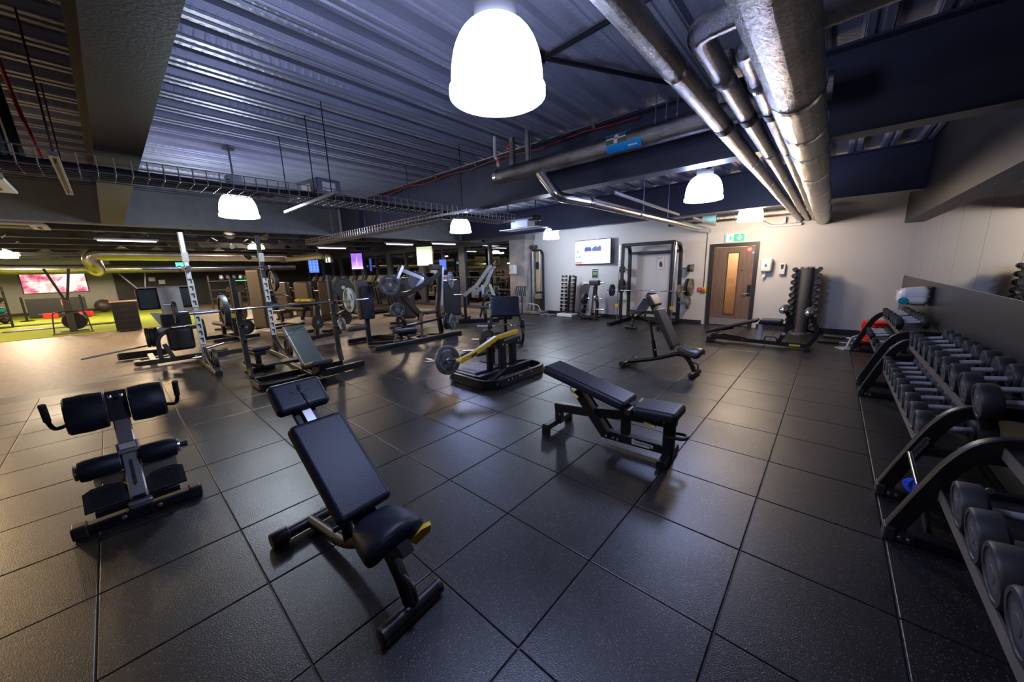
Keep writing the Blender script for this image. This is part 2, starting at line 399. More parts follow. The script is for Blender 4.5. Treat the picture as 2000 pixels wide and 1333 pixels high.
# ---- window wall, night outside
WL = -29.9
panes = []
win = struct('window_1', MB().b2((WL, WY, 0), (-8.79, WY+0.12, 0.12)).b2((WL, WY, 2.55), (-8.79, WY+0.12, DECK)), M['navy'])
mullm = mat('navy_mullion_paint', (0.055, 0.062, 0.10), 0.4)
nm = 14; step = (-8.79-WL)/nm
for k in range(nm+1):
    x = -8.79-k*step
    ww = 0.36 if k % 2 == 0 else 0.05
    ob('window_mullion', MB().b2((x-ww, WY-0.06, 0.1), (x+0.0 if k == 0 else x+0.03, WY+0.1, 2.56)), mullm, win)
for z in (0.8, 1.3, 2.45):
    ob('window_rail', MB().b2((WL, WY-0.01, z-0.025), (-8.8, WY+0.06, z+0.025)), M['frame'], win)
gm = bpy.data.materials.new('night_glass_pane'); gm.use_nodes = True; nt = gm.node_tree; nt.nodes.clear()
out = nt.nodes.new('ShaderNodeOutputMaterial'); mix = nt.nodes.new('ShaderNodeMixShader'); tr = nt.nodes.new('ShaderNodeBsdfTransparent'); gl = nt.nodes.new('ShaderNodeBsdfGlossy')
lw = nt.nodes.new('ShaderNodeLayerWeight'); lw.inputs[0].default_value = 0.35; rr = ramp(nt, lw.outputs['Facing'], [(0, (0.10,)*3), (1, (0.75,)*3)])
tr.inputs[0].default_value = (0.5, 0.52, 0.58, 1); gl.inputs['Roughness'].default_value = 0.01; gl.inputs['Color'].default_value = (0.7, 0.7, 0.75, 1)
nt.links.new(rr.outputs[0], mix.inputs[0]); nt.links.new(tr.outputs[0], mix.inputs[1]); nt.links.new(gl.outputs[0], mix.inputs[2]); nt.links.new(mix.outputs[0], out.inputs[0])
for k in range(nm):
    xa = -8.79-(k+1)*step; xb = -8.79-k*step
    for z0, z1 in ((0.12, 0.775), (0.825, 1.275), (1.325, 2.425), (2.475, 2.56)):
        ob('window_pane', MB().b2((xa, WY+0.02, z0), (xb, WY+0.03, z1)), gm, win)
struct('ground_outside', MB().b2((-70, WY+0.15, -4.0), (5, 60, -3.9)), M['outside'])
for k, (x, y, z, w_) in enumerate(((-33.0, 26, 3.2, 1), (-22.5, 24, 3.0, 0), (-27, 30, 2.2, 0), (-43, 30, 2.6, 1))):
    t = thing('street_lamp', ['orange street lamp outside seen between the nearer window mullions', 'white street lamp beyond the glass left of the pale television', 'small white car park lamp low beyond the dark glazing', 'amber street lamp far off beyond the leftmost windows'][k], 'street lamp', (x, y, -3.9))
    ob('post', MB().cyl((0, 0, 0), (0, 0, z+3.9), 0.07, 8), M['frame'], t)
    ob('head', MB().rbox((0, 0, z+3.95), (0.5, 0.22, 0.12), 0.05, 2), emis('street_glow_%d' % k, AMBER if w_ else (1, .95, .85), 30), t)
# ---- ceiling deck sheets (ribs run along Y)
cl = struct('ceiling', MB().b2((-30.2, -8, DECK+0.16), (WX+0.15, WY+0.15, DECK+0.3)), M['deck'])
PIT = 0.385
def rib_profile():
    p = [(0, 0), (0.045, 0), (0.055, 0.014), (0.085, 0.014), (0.095, 0), (0.140, 0), (0.150, 0.014), (0.157, 0.014), (0.176, 0.065), (0.355, 0.065), (0.372, 0.014), (0.379, 0.014)]
    return p
def sheet(nr, L):
    mb = MB(); P = []
    for k in range(nr): P += [(k*PIT+a, h) for a, h in rib_profile()]
    P.append((nr*PIT, 0)); vs = [(a, 0, h) for a, h in P]+[(a, L, h) for a, h in P]; n_ = len(P)
    return mb.add(vs, [(i, i+1, n_+i+1, n_+i) for i in range(n_-1)]).mesh('deck_sheet', M['deck'], 20)
sm = sheet(3, 18.3)
for k in range(27):
    o = bpy.data.objects.new('deck_sheet', sm); C.objects.link(o); o.parent = cl; o.location = (1.15-(k+1)*3*PIT, -8, DECK)
# ---- steel beams
def ibeam(name, label, a, b_, fw, z0, z1, m, axis, tf=0.022):
    mb = MB(); L = b_-a
    # local: beam along x from 0 to L, centred y
    mb.b2((0, -fw/2, z0), (L, fw/2, z0+tf)).b2((0, -fw/2, z1-tf), (L, fw/2, z1)).b2((0, -0.008, z0+tf), (L, 0.008, z1-tf))
    return mb
def beam(name, axis, c, a, b_, fw, z0, z1, m, stiff=()):
    mb = ibeam(name, '', a, b_, fw, z0, z1, m, axis)
    for s in stiff: mb.b2((s, -fw/2+0.01, z0+0.022), (s+0.012, fw/2-0.01, z1-0.022))
    o = struct(name, mb, m)
    if axis == 'x': o.location = (a, c, 0)
    else: o.location = (c, a, 0); o.rotation_euler = (0, 0, math.pi/2)
    return o
beam('beam_over_camera', 'x', 0.235, -10.0, 1.0, 0.275, 2.6, DECK, M['brownbeam'])
beam('beam_middle', 'x', 4.43, -10.0, 0.95, 0.22, 2.6, DECK, M['navy'], stiff=(1.2,))
beam('beam_back', 'x', 8.62, -10.0, 0.95, 0.22, 2.6, DECK, M['navy'])
yb = beam('beam_long', 'y', -10.2, -8.0, 10.3, 0.24, 2.6, DECK, M['greybeam'], stiff=(8.2, 12.4, 16.6))
struct('bulkhead_right', MB().b2((0.925, -4, 2.22), (WX, WY, DECK)), mat('dark_bulkhead_paint', (0.013, 0.013, 0.018), 0.5, bs=0.2, bscale=50))
struct('bulkhead_far', MB().b2((-10.0, 9.75, 2.58), (-8.0, 10.28, 2.86)), M['greybeam'])
# far training zone: beams with round web openings
def cell_beam(x, z0=2.72, z1=3.26, y0=-8.0, y1=9.5, m=M['brownbeam']):
    mb = MB(); cell = 0.95; r = 0.17; zc = (z0+z1)/2; n_ = 12
    k = int((y1-y0)/cell)
    for i in range(k):
        yc = y0+(i+0.5)*cell
        outer = []
        for j in range(n_):
            t = 2*math.pi*(j+0.5)/n_; c, s_ = math.cos(t), math.sin(t)
            q = min((cell/2)/max(1e-6, abs(c)), ((z1-z0)/2)/max(1e-6, abs(s_))); outer.append((yc+c*q, zc+s_*q))
        vs = [(x, a, b2_) for a, b2_ in outer]+[(x, yc+r*math.cos(2*math.pi*(j+0.5)/n_), zc+r*math.sin(2*math.pi*(j+0.5)/n_)) for j in range(n_)]
        mb.add(vs, [(j, (j+1) % n_, n_+(j+1) % n_, n_+j) for j in range(n_)])
        for sy in (-1, 1):
            for sz, zz in ((-1, z0), (1, z1)):
                pass
    mb.b2((x-0.1, y0, z0-0.02), (x+0.1, y1, z0)).b2((x-0.1, y0, z1), (x+0.1, y1, z1+0.02))
    return struct('cellular_beam', mb, m)
for x in (-12.6, -15.0, -17.4, -19.8, -22.2, -24.6, -27.0): cell_beam(x)
# ---- door in the far wall
dr = struct('door_1', MB().b2((-2.38, WY-0.035, 0), (-2.295, WY+0.12, 2.045)).b2((-1.425, WY-0.035, 0), (-1.34, WY+0.12, 2.045)).b2((-2.295, WY-0.035, 1.955), (-1.425, WY+0.12, 2.045)), M['frame'])
tag(dr, 'walnut door with narrow glazed panel and black frame', kind='structure')
x0, x1, y0, y1 = -2.29, -1.43, WY+0.015, WY+0.06
gx0, gx1, gz0, gz1 = -1.975, -1.745, 0.30, 1.80
leaf = ob('door_leaf', MB().b2((x0, y0, 0.01), (gx0, y1, 1.95)).b2((gx1, y0, 0.01), (x1, y1, 1.95)).b2((gx0, y0, 0.01), (gx1, y1, gz0)).b2((gx0, y0, gz1), (gx1, y1, 1.95)), M['door'], dr)
beadm = mat('dark_wood_bead', (0.07, 0.042, 0.028), 0.4)
ob('glazing_bead', MB().b2((gx0-.018, y0-.01, gz0-.018), (gx0+.006, y0+.02, gz1+.018)).b2((gx1-.006, y0-.01, gz0-.018), (gx1+.018, y0+.02, gz1+.018)).b2((gx0, y0-.01, gz0-.018), (gx1, y0+.02, gz0+.006)).b2((gx0, y0-.01, gz1-.006), (gx1, y0+.02, gz1+.018)), beadm, dr)
ob('glass_pane', MB().b2((gx0, y0+.012, gz0), (gx1, y0+.02, gz1)), gm, dr)
ob('kick_plate', MB().b2((x0+.01, y0-.003, 0.02), (x1-.01, y0, 0.19)), mat('worn_kick_plate', (0.27, 0.25, 0.25), 0.4, 0.3), dr)
hd = ob('lock_plate', MB().rbox((-1.475, y0-.008, 0.90), (0.075, 0.018, 0.27), 0.006, 2), M['powder'], dr)
ob('handle', MB().tube(fillet([(-1.475, y0-.015, 0.83), (-1.475, y0-.06, 0.83), (-1.60, y0-.06, 0.825)], 0.02), 0.010, 8).cyl((-1.475, y0-.017, 0.83), (-1.475, y0-.03, 0.83), 0.022, 12), M['chrome'], hd)
ob('door_stop_line', MB().b2((-1.70, y0-.004, 1.375), (-1.60, y0-.001, 1.385)), M['dkprint'], dr)
st = ob('red_notice', MB().cyl((-1.535, y0-.004, 1.87), (-1.535, y0-.0005, 1.87), 0.066, 24), M['red'], dr, 'round red notice sticker')
for dz, hw in ((.034, .034), (.004, .048), (-.026, .024)): ob('notice_print', MB().b2((-1.535-hw, y0-.006, 1.87+dz-.006), (-1.535+hw, y0-.0042, 1.87+dz+.006)), M['print'], st)
s2 = ob('blue_notice', MB().cyl((-1.455, y0-.004, 1.80), (-1.455, y0-.0005, 1.80), 0.036, 20), mat('blue_sticker', (0.02, 0.22, 0.45), 0.4), dr, 'round blue sticker')
ob('blue_notice_mark', MB().b2((-1.475, y0-.006, 1.792), (-1.435, y0-.0042, 1.808)), M['print'], s2)
# the lit corridor behind the door glass
struct('wall_corridor', MB().b2((-2.6, 11.6, 0), (-1.1, 11.7, 2.3)).b2((-2.6, WY+0.15, 0), (-2.5, 11.6, 2.3)).b2((-1.2, WY+0.15, 0), (-1.1, 11.6, 2.3)).b2((-2.6, WY+0.15, 2.3), (-1.1, 11.7, 2.4)), mat('corridor_paint', (0.70, 0.47, 0.24), 0.6, var=0.03))
cl_ = bpy.data.lights.new('corridor_lamp', 'POINT'); cl_.energy = 190; cl_.color = (1, 0.82, 0.58); cl_.shadow_soft_size = 0.1
o = bpy.data.objects.new('corridor_lamp', cl_); C.objects.link(o); o.location = (-1.85, 11.1, 2.15)
# ---------------------------------------------------------------- lamps
def high_bay(loc, col, power, label, glow, zb=2.4, parts=True, r0=0.235, h=0.315, spot=False):
    t = thing('high_bay_lamp', label, 'lamp', (loc[0], loc[1], zb), 0, 'high bay pendant lamps')
    prof = [(r0-0.012, 0.0), (r0, 0.004), (r0, 0.035), (r0-0.012, 0.05)]
    for k in range(1, 11):
        a = k/10; q = min(1.0, 0.5*(a+math.sin(a*math.pi/2))); prof.append((0.075+(r0-0.087)*math.sqrt(max(0, 1-q**2.3)), 0.05+(h-0.05)*q))
    prof.append((0.0, h))
    ob('shade', MB().lathe([(0.0, 0.012)]+prof, n=36), glow, t)
    hs = ob('housing', MB().lathe([(0.10, h-0.03), (0.10, h+0.21), (0.085, h+0.23), (0.0, h+0.23)], n=28), M['silver'], t)
    if parts:
        for k in range(6):
            ob('cooling_slot', MB().box((0.1*math.cos(-0.9+0.0*k), 0.1*math.sin(-0.9), h+0.05+0.022*k), (0.05, 0.05, 0.006)), M['frame'], hs)
    ob('hanger', MB().cyl((0, 0, h+0.22), (0, 0, DECK-zb+0.06), 0.012, 8).box((0, 0, DECK-zb-0.012), (0.12, 0.12, 0.02)), M['satin'], t)
    l = bpy.data.lights.new('lamp_light', 'SPOT' if spot else 'POINT'); l.energy = power
    if spot: l.spot_size = math.radians(174); l.spot_blend = 0.12
    l.energy = power; l.color = col; l.shadow_soft_size = 0.16
    o = bpy.data.objects.new('lamp_light', l); C.objects.link(o); o.parent = t; o.location = (0, 0, -0.19)
    return t
high_bay((-1.33, 1.43), COOL, 42, 'large white glowing pendant lamp nearest the camera', M['lampglow'])
high_bay((-1.40, 5.47), COOL, 75, 'glowing pendant lamp left of the foil pipes before the back beam', M['lampglow'])
high_bay((-1.38, 8.95), WARM, 100, 'warm glowing pendant lamp above the door', M['lampwarm'])
high_bay((-6.32, 1.39), NEUT, 95, 'glowing pendant lamp under the wire tray on the left', M['lampglow'])
high_bay((-6.26, 5.38), COOL, 85, 'glowing pendant lamp in front of the dark windows', M['lampglow'])
high_bay((-6.21, 8.75), NEUT, 80, 'glowing pendant lamp by the white wall left of the television', M['lampglow'])
high_bay((-6.32, -2.6), AMBER, 45, 'warm pendant lamp of the same row behind the overhead beam', M['lampwarm'])
FARL = [(-13.8, -3.6, (1.0, .60, .28), 420), (-16.9, -4.2, AMBER, 300), (-16.2, 3.9, WARM, 150), (-22.7, -2.25, WARM, 300), (-22.1, 0.98, WARM, 220), (-24.9, -2.5, WARM, 200), (-20.6, 4.05, WARM, 130), (-23.3, 4.3, WARM, 60)]
for k, (x, y, c_, p_) in enumerate(FARL):
    t = high_bay((x, y), c_, p_, ['warm lamp over the tan floor at the far left edge', 'warm lamp over the turf hidden beyond the left edge', 'warm lamp behind the far squat rack post', 'lamp glowing over the green turf near left edge', 'warm lamp above the turf beside the foil duct elbow', 'far lamp near the big video wall', 'far lamp over the row of cardio consoles', 'dim far lamp before the black wall'][k], M['lampfar'], 2.60, False, 0.26, 0.18, True)
for k, (x, y, z) in enumerate(((-14.3, 0.55, 2.62), (-15.8, 6.5, 2.66), (-12.4, 7.6, 2.62), (-11.5, 9.0, 2.62))):
    t = thing('strip_lamp', ['thin linear lamp below ceiling behind the squat rack', 'thin linear lamp above the blue screen', 'thin linear lamp above the purple screen', 'thin linear lamp reflected near the window head'][k], 'lamp', (x, y, z), 90)
    ob('tube', MB().rbox((0, 0, 0), (1.1, 0.05, 0.025), 0.012, 2), M['striplight'], t)
    ob('body', MB().rbox((0, 0, 0.04), (1.2, 0.07, 0.05), 0.01, 1), M['white'], t)
    l = bpy.data.lights.new('strip_light', 'SPOT'); l.energy = (240, 130, 120, 110)[k]; l.color = (AMBER, WARM, WARM, WARM)[k]; l.spot_size = math.radians(174); l.spot_blend = .12; l.shadow_soft_size = .15
    q = bpy.data.objects.new('strip_light', l); C.objects.link(q); q.parent = t; q.location = (0, 0, -.2)
    ob('drop_wire', MB().cyl((-.5, 0, .06), (-.5, 0, DECK-z+.06), .004, 5).cyl((.5, 0, .06), (.5, 0, DECK-z+.06), .004, 5), M['frame'], t)
# ---------------------------------------------------------------- foil pipes
def pipe(name, label, path, r, m=None, fil=0.0, bands=(), group=None, n=18, cap=False):
    P = fillet(path, fil, 6) if fil else [Vector(p) for p in path]
    # subdivide long runs a little so the foil is not perfectly straight
    Q = [P[0]]
    for a, b_ in zip(P[:-1], P[1:]):
        k = max(1, int((b_-a).length/0.45))
        for i in range(1, k+1):
            q = a.lerp(b_, i/k)
            if i < k: q = q+Vector((random.uniform(-1, 1), random.uniform(-1, 1), random.uniform(-1, 1)))*r*0.035
            Q.append(q)
    t = thing(name, label, 'pipe', (0, 0, 0), 0, group)
    ob('foil_jacket', MB().tube(Q, r, n), m or M['foil'], t)
    for (p, d, w_, mm) in bands:
        p = Vector(p); d = Vector(d).normalized()
        ob('band', MB().tube([p-d*w_/2, p+d*w_/2], r*1.035, n), mm, t)
    return t
Yd = (0, 1, 0); tape = M['rub']
tp = [(( -0.25, 3.95, 2.47), Yd, 0.22, mat('teal_tape', (0.0, 0.12, 0.17), 0.35, 0.4))]
seamm = mat('foil_tape', (0.62, 0.60, 0.58), 0.2, 1.0)
pipe('foil_pipe', 'widest foil wrapped pipe running overhead to the far wall', [(-0.25, -2.5, 2.47), (-0.25, 6, 2.465), (-0.27, WY, 2.43)], 0.122, bands=tp+[((-0.25, y, 2.468), Yd, 0.05, seamm) for y in (2.6, 3.3, 4.9, 6.1, 7.3, 8.6)], group='foil pipes overhead')
pipe('foil_pipe', 'long thin foil pipe leftmost of the four overhead', [(-0.68, -2.5, 2.5), (-0.68, 6, 2.5), (-0.66, WY, 2.47)], 0.056, bands=[((-0.68, 3.0, 2.5), Yd, 0.11, tape)]+[((-0.68, y, 2.5), Yd, 0.04, seamm) for y in (2.0, 4.2, 5.4, 6.6, 8.0)], group='foil pipes overhead')
pipe('foil_pipe', 'thin foil pipe with the upper elbow, second from left overhead', [(0.85, 1.78, 2.56), (-0.535, 1.80, 2.52), (-0.535, 6, 2.51), (-0.53, WY, 2.46)], 0.05, fil=0.07, bands=[((-0.535, 3.0, 2.515), Yd, 0.11, tape)]+[((-0.535, y, 2.512), Yd, 0.035, seamm) for y in (2.3, 4.1, 5.2, 6.4, 7.7)], group='foil pipes overhead')
pipe('foil_pipe', 'thin foil pipe with the lower elbow beside the widest pipe', [(0.85, 2.05, 2.55), (-0.405, 2.07, 2.52), (-0.405, 6, 2.51), (-0.41, WY, 2.46)], 0.05, fil=0.07, bands=[((-0.405, 3.0, 2.515), Yd, 0.11, tape)]+[((-0.405, y, 2.512), Yd, 0.035, seamm) for y in (2.5, 4.1, 5.2, 6.4, 7.7)], group='foil pipes overhead')
pipe('foil_pipe', 'foil pipe crossing the top edge behind the wide pipe', [(-1.0, 1.36, 2.95), (0.88, 1.36, 2.95)], 0.07, group='foil pipes overhead')
pc = pipe('foil_pipe', 'stout foil pipe with blue arrow tape along the middle beam', [(-3.72, 3.92, 2.86), (-0.15, 3.92, 2.88)], 0.10, group='foil pipes by the middle beam')
def patch(x0, x1, a0, a1, r):
    vs = []; k = 10
    for i in range(k+1):
        a = math.radians(a0+(a1-a0)*i/k)
        for x in (x0, x1): vs.append((x, 3.92-r*math.cos(a), 2.868+r*math.sin(a)))
    return MB().add(vs, [(2*i, 2*i+1, 2*i+3, 2*i+2) for i in range(k)])
ob('blue_band', patch(-1.98, -1.60, -62, -14, .1045), M['bluetape'], pc, 'blue tape with arrow'); ob('blue_band', patch(-2.0, -1.72, 44, 66, .1045), M['bluetape'], pc)
ob('flag_label', patch(-1.98, -1.76, -10, 46, .1045), mat('olive_label', (0.10, 0.13, 0.06), 0.4), pc, 'small printed label')
ob('label_cross', patch(-1.89, -1.85, -10, 46, .106), M['print'], pc); ob('label_cross', patch(-1.98, -1.76, 14, 22, .106), M['print'], pc); ob('label_red', patch(-1.89, -1.85, 14, 22, .107), M['red'], pc); ob('arrow_print', patch(-1.74, -1.64, -42, -34, .106), M['print'], pc)
ob('end_cap', MB().lathe([(0.0, 0), (0.08, 0.006), (0.104, 0.03), (0.104, 0.08)], (-3.74, 3.92, 2.86), (1, 0, 0), 18), seamm, pc)
pipe('foil_riser', 'upright foil riser standing on the stout pipe, left one', [(-3.42, 3.92, 2.93), (-3.42, 3.92, 3.36)], 0.042, group='foil pipes by the middle beam')
pipe('foil_riser', 'upright foil riser standing on the stout pipe, right one', [(-3.17, 3.95, 2.93), (-3.17, 3.95, 3.36)], 0.036, group='foil pipes by the middle beam')
pipe('foil_riser', 'upright foil riser behind the four overhead pipes', [(-0.9, 3.9, 2.95), (-0.9, 3.9, 3.36)], 0.06, group='foil pipes by the middle beam')
wv = pipe('white_waste_pipe', 'thin white plastic pipe with bends at the risers', [(-3.62, 3.8, 3.34), (-3.62, 3.8, 3.08), (-3.52, 3.75, 3.02), (-3.52, 3.75, 2.93)], 0.022, M['white'], 0.04)
for x in (-3.5, -3.32): ob('red_valve', MB().lathe([(0.0, 0), (0.03, 0), (0.03, 0.012), (0, 0.02)], (x, 3.74, 3.0+0.12*(x > -3.4)), (0, -1, 0), 12), M['red'], wv)
pipe('foil_duct', 'bright foil duct elbowed under the middle beam toward the far wall', [(-2.95, 3.92, 2.78), (-2.72, 4.0, 2.46), (-2.62, 4.6, 2.45), (-2.45, WY, 2.385)], 0.062, mat('bright_duct', (0.66, 0.66, 0.68), 0.22, 1.0, bs=0.25, bscale=30), 0.10, bands=[((-2.60, 4.62, 2.449), (0.03, 1, 0), 0.06, seamm), ((-2.56, 6.2, 2.43), (0.03, 1, 0), 0.05, seamm), ((-2.51, 8.2, 2.41), (0.03, 1, 0), 0.05, seamm)])
pipe('foil_pipe', 'foil pipe with light blue sleeve high along the far wall', [(-3.3, 9.9, 2.62), (-0.3, 9.9, 2.62)], 0.09, bands=[((-2.35, 9.9, 2.62), (1, 0, 0), 0.3, mat('pale_blue_sleeve', (0.25, 0.55, 0.68), 0.5))])
wp = pipe('white_pipe_loop', 'white painted pipe loop ending beside the pipe drop', [(-0.62, 10.24, 2.36), (-1.15, 10.24, 2.36), (-1.38, 10.24, 2.50)], 0.028, M['white'], 0.05)
ob('pipe_bracket', MB().b2((-0.72, 10.2, 2.40), (-0.64, 10.3, 2.56)).b2((-0.95, 10.2, 2.40), (-0.9, 10.3, 2.52)), M['silver'], wp)
# sprinkler / conduit brackets on the deck
t = thing('black_conduit', 'black conduit rail crossing the deck under the lamps', 'conduit', (0, 0, 0))
ob('rail', MB().bar([(-1.95, 2.62, 3.22), (-0.2, 2.50, 3.22)], 0.03, 0.03, (0, 0, 1)), M['powder'], t)
ob('cross_rail', MB().bar([(-1.92, 2.6, 3.22), (-1.25, 3.9, 3.22)], 0.03, 0.03, (0, 0, 1)), M['powder'], t)
ob('end_bracket', MB().rbox((-1.97, 2.62, 3.24), (0.09, 0.07, 0.08), 0.01, 1), M['powder'], t)
t = thing('red_fire_cable', 'red fire alarm cable clipped along the beam top', 'cable', (0, 0, 0))
P = [(-8.1+0.35*i, 4.25+0.02*math.sin(i), 3.21+0.018*math.sin(i*1.7)) for i in range(19)]
ob('red_cable', MB().tube(P, 0.012, 6), M['redc'], t); ob('steel_conduit', MB().tube([(-8.1, 4.22, 3.27), (-1.8, 4.22, 3.27)], 0.012, 6), M['satin'], t)
for k in range(6): ob('clip', MB().box((-7.6+k*1.05, 4.23, 3.25), (0.03, 0.05, 0.07)), M['satin'], t)
# hanger rods for pipes
for k, (x, y, z) in enumerate(((-1.45, 3.80, 2.95), (-1.35, 3.80, 2.95), (-1.25, 3.80, 2.95), (-3.0, 3.8, 2.95), (-2.5, 6.2, 2.5), (-2.5, 7.4, 2.48), (-0.47, 5.6, 2.55), (-0.6, 4.9, 2.55), (-0.47, 7.0, 2.55))):
    t = ob('hanger_rod', MB().cyl((x, y, z-0.03), (x, y, 3.36), 0.005, 6).box((x, y, z), (0.02, 0.02, 0.015)), M['satin']); tag(t, ['thin steel rod hanging from deck, leftmost of three over stout pipe', 'thin steel rod hanging from deck, middle of three over stout pipe', 'thin steel rod hanging from deck, rightmost of three over stout pipe', 'thin steel rod beside the right foil riser', 'thin steel rod hanging over the bright duct, nearer one', 'thin steel rod hanging over the bright duct, farther one', 'thin steel rod between the overhead pipes past the beam', 'thin steel rod by the leftmost pipe under the beam', 'thin steel rod between the overhead pipes near far wall'][k], 'rod', 'hanger rods')
t = thing('unistrut_rail', 'slim steel rail beside the bright foil duct', 'rail', (0, 0, 0)); ob('channel', MB().bar([(-2.35, 4.8, 2.56), (-2.36, 7.6, 2.52)], 0.04, 0.03, (0, 0, 1)), M['satin'], t); ob('channel_far', MB().bar([(-2.3, 8.3, 2.52), (-2.3, 10.2, 2.5)], 0.04, 0.03, (0, 0, 1)), M['satin'], t)
# ---------------------------------------------------------------- wire basket trays with cables
def basket(label, a, b_, wd, hgt, axis, step=0.1):
    # local: runs along +x from 0 to L
    L = b_-a; t = thing('wire_basket_tray', label, 'cable tray'); mb = MB(); r = 0.005
    for yy, zz in [(-wd/2+wd*i/5, 0) for i in range(6)]+[(s*wd/2, hgt*j/2) for s in (-1, 1) for j in (1, 2)]:
        mb.tube([(0, yy, zz), (L, yy, zz)], r, 4)
    ob('long_wires', mb, M['tray'], t); mb = MB()
    for i in range(int(L/step)+1):
        x = i*step; mb.tube([(x, -wd/2, hgt), (x, -wd/2, 0), (x, wd/2, 0), (x, wd/2, hgt)], r, 4)
    ob('cross_wires', mb, M['tray'], t); return t
t = basket('long wire basket tray carrying black cables under the deck', -1.2, 5.3, 0.42, 0.13, 'y'); t.location = (-4.8, -1.2, 2.45); t.rotation_euler = (0, 0, math.pi/2)
t2 = basket('wire basket tray crossing below the beam toward the far left', 0, 5.5, 0.32, 0.11, 'x'); t2.location = (-9.9, 3.6, 2.33)
def cable_run(label, paths, r=0.02, m=None):
    t = thing('cable_bundle', label, 'cables')
    for P in paths: ob('cable', MB().tube(fillet(P, 0.25, 4), r, 7), m or M['cable'], t)
    return t
cable_run('thick black cables lying in the long basket tray', [[(-4.8+d, -1.15, 2.475+e), (-4.78+d*1.2, 0.15, 2.48+e), (-4.84+d, 1.2, 2.475+e), (-4.74-d, 2.05, 2.51+e), (-4.8+d, 2.9, 2.475+e), (-4.82-d, 3.9, 2.475+e), (-4.8, 5.0, 2.475+e)] for d, e in ((0, 0), (0.06, 0.01), (-0.07, 0.0), (0.11, 0.0), (0.03, 0.035), (-0.03, 0.035), (0.15, .0), (-0.13, .0))], 0.021)
cable_run('black cables lying in the tray that crosses below the beam', [[(-9.8, 3.6+d, 2.355), (-7, 3.62+d, 2.35), (-5.2, 3.58+d, 2.355), (-4.6, 3.66+d, 2.38)] for d in (-.08, -.03, .03, .09)], 0.02)
cable_run('thin red cable lying in the tray that crosses below the beam', [[(-9.8, 3.47, 2.40), (-7, 3.46, 2.395), (-4.8, 3.47, 2.41)]], 0.008, M['redc'])
cable_run('two thick black hoses dropping from the deck at upper left', [[(-4.7, -0.33, 3.3), (-4.75, -0.31, 3.0), (-4.8, -0.29, 2.5)], [(-4.4, -0.36, 3.28), (-4.7, -0.37, 2.95), (-4.75, -0.36, 2.5)]], 0.035)
cable_run('red cable loop dropping from the deck at upper left', [[(-4.4, -0.25, 3.2), (-4.55, -0.25, 3.16), (-4.75, -0.23, 2.85), (-4.9, -0.17, 2.5)]], 0.012, M['red'])
cable_run('two violet data cables looping from the beam to the tray', [[(-7.6, 4.24, 3.22), (-7.55, 3.9, 3.0), (-7.3, 3.7, 2.6), (-7.0, 3.6, 2.40)], [(-6.9, 4.24, 3.2), (-6.85, 3.9, 2.95), (-6.6, 3.65, 2.40)]], 0.009, mat('violet_cable', (0.06, 0.05, 0.30), 0.5))
for k, y in enumerate((-0.10, 1.75, 3.58)):
    t = thing('strut_support', ['slotted steel strut under the tray at upper left', 'slotted steel strut under the tray near the grey box', 'slotted steel strut under the tray at the crossing'][k], 'bracket', (0.85, y, 2.43), 0, 'tray support struts')
    ob('channel', MB().b2((-6.45, -0.022, -0.03), (-4.82, 0.022, 0.0)), M['satin'], t)
    for x in (-6.3, -4.95, -5.4)[:3 if k == 1 else 2]: ob('threaded_rod', MB().cyl((x, -0.3 if k == 1 else 0, -0.05), (x, -0.3 if k == 1 else 0, DECK-2.37), 0.006, 6) if k != 1 else MB().cyl((x, 0, -0.05), (x, -0.0, DECK-2.37), 0.006, 6), M['frame'], t)
    ob('slots', MB().b2((-6.4, -0.010, -0.0315), (-4.9, 0.010, -0.0302)), M['frame'], t)
t = thing('tray_box', 'grey ceiling box with white label on the basket tray', 'box', (-4.86, 1.92, 2.50), 8)
ob('case', MB().rbox((0, 0, 0.10), (0.50, 0.30, 0.19), 0.02, 2), mat('grey_violet_case', (0.14, 0.15, 0.22), 0.45), t); ob('label', MB().b2((0.2505, -0.09, 0.05), (0.253, 0.07, 0.15)), M['print'], t); ob('front_label', MB().b2((-0.1, -0.153, 0.05), (0.1, -0.1505, 0.14)), M['print'], t)
# ceiling cassette air conditioners
def cassette(label, x, y, z, s=0.85):
    t = thing('air_conditioner', label, 'air conditioner', (x, y, z), 0, 'ceiling air conditioners')
    ob('body', MB().rbox((0, 0, 0.16), (s*0.85, s*0.85, 0.26), 0.02, 1), M['silver'], t)
    ob('fascia', MB().rbox((0, 0, 0.015), (s, s, 0.035), 0.012, 2), M['white'], t)
    ob('grille', MB().rbox((0, 0, -0.006), (s*0.5, s*0.5, 0.012), 0.004, 1), M['powder2'], t)
    for a in range(4): ob('vane', MB().at(Matrix.Rotation(a*math.pi/2, 4, 'Z')).rbox((0, s*0.37, -0.006), (s*0.5, 0.05, 0.012), 0.004, 1), M['frame'], t)
    ob('drop_rod', MB().cyl((-s*.4, -s*.4, .28), (-s*.4, -s*.4, DECK-z), .006, 5).cyl((s*.4, s*.4, .28), (s*.4, s*.4, DECK-z), .006, 5), M['satin'], t)
cassette('ceiling cassette unit at the far upper left edge', -6.9, -0.95, 2.62); cassette('ceiling cassette unit beyond the long beam at left', -11.5, -1.0, 2.62)
t = thing('projector_unit', 'black ceiling speaker unit with white panel by the tray end', 'ceiling unit', (-5.35, 6.4, 2.55))
ob('black_body', MB().rbox((0, 0, 0.11), (0.95, 0.28, 0.12), 0.05, 3), M['powder'], t); ob('white_box', MB().rbox((0.05, -0.02, -0.0), (0.5, 0.26, 0.16), 0.02, 2), M['white'], t); ob('tray_plate', MB().b2((-0.5, -0.2, -0.105), (0.6, 0.2, -0.09)), M['white'], t)
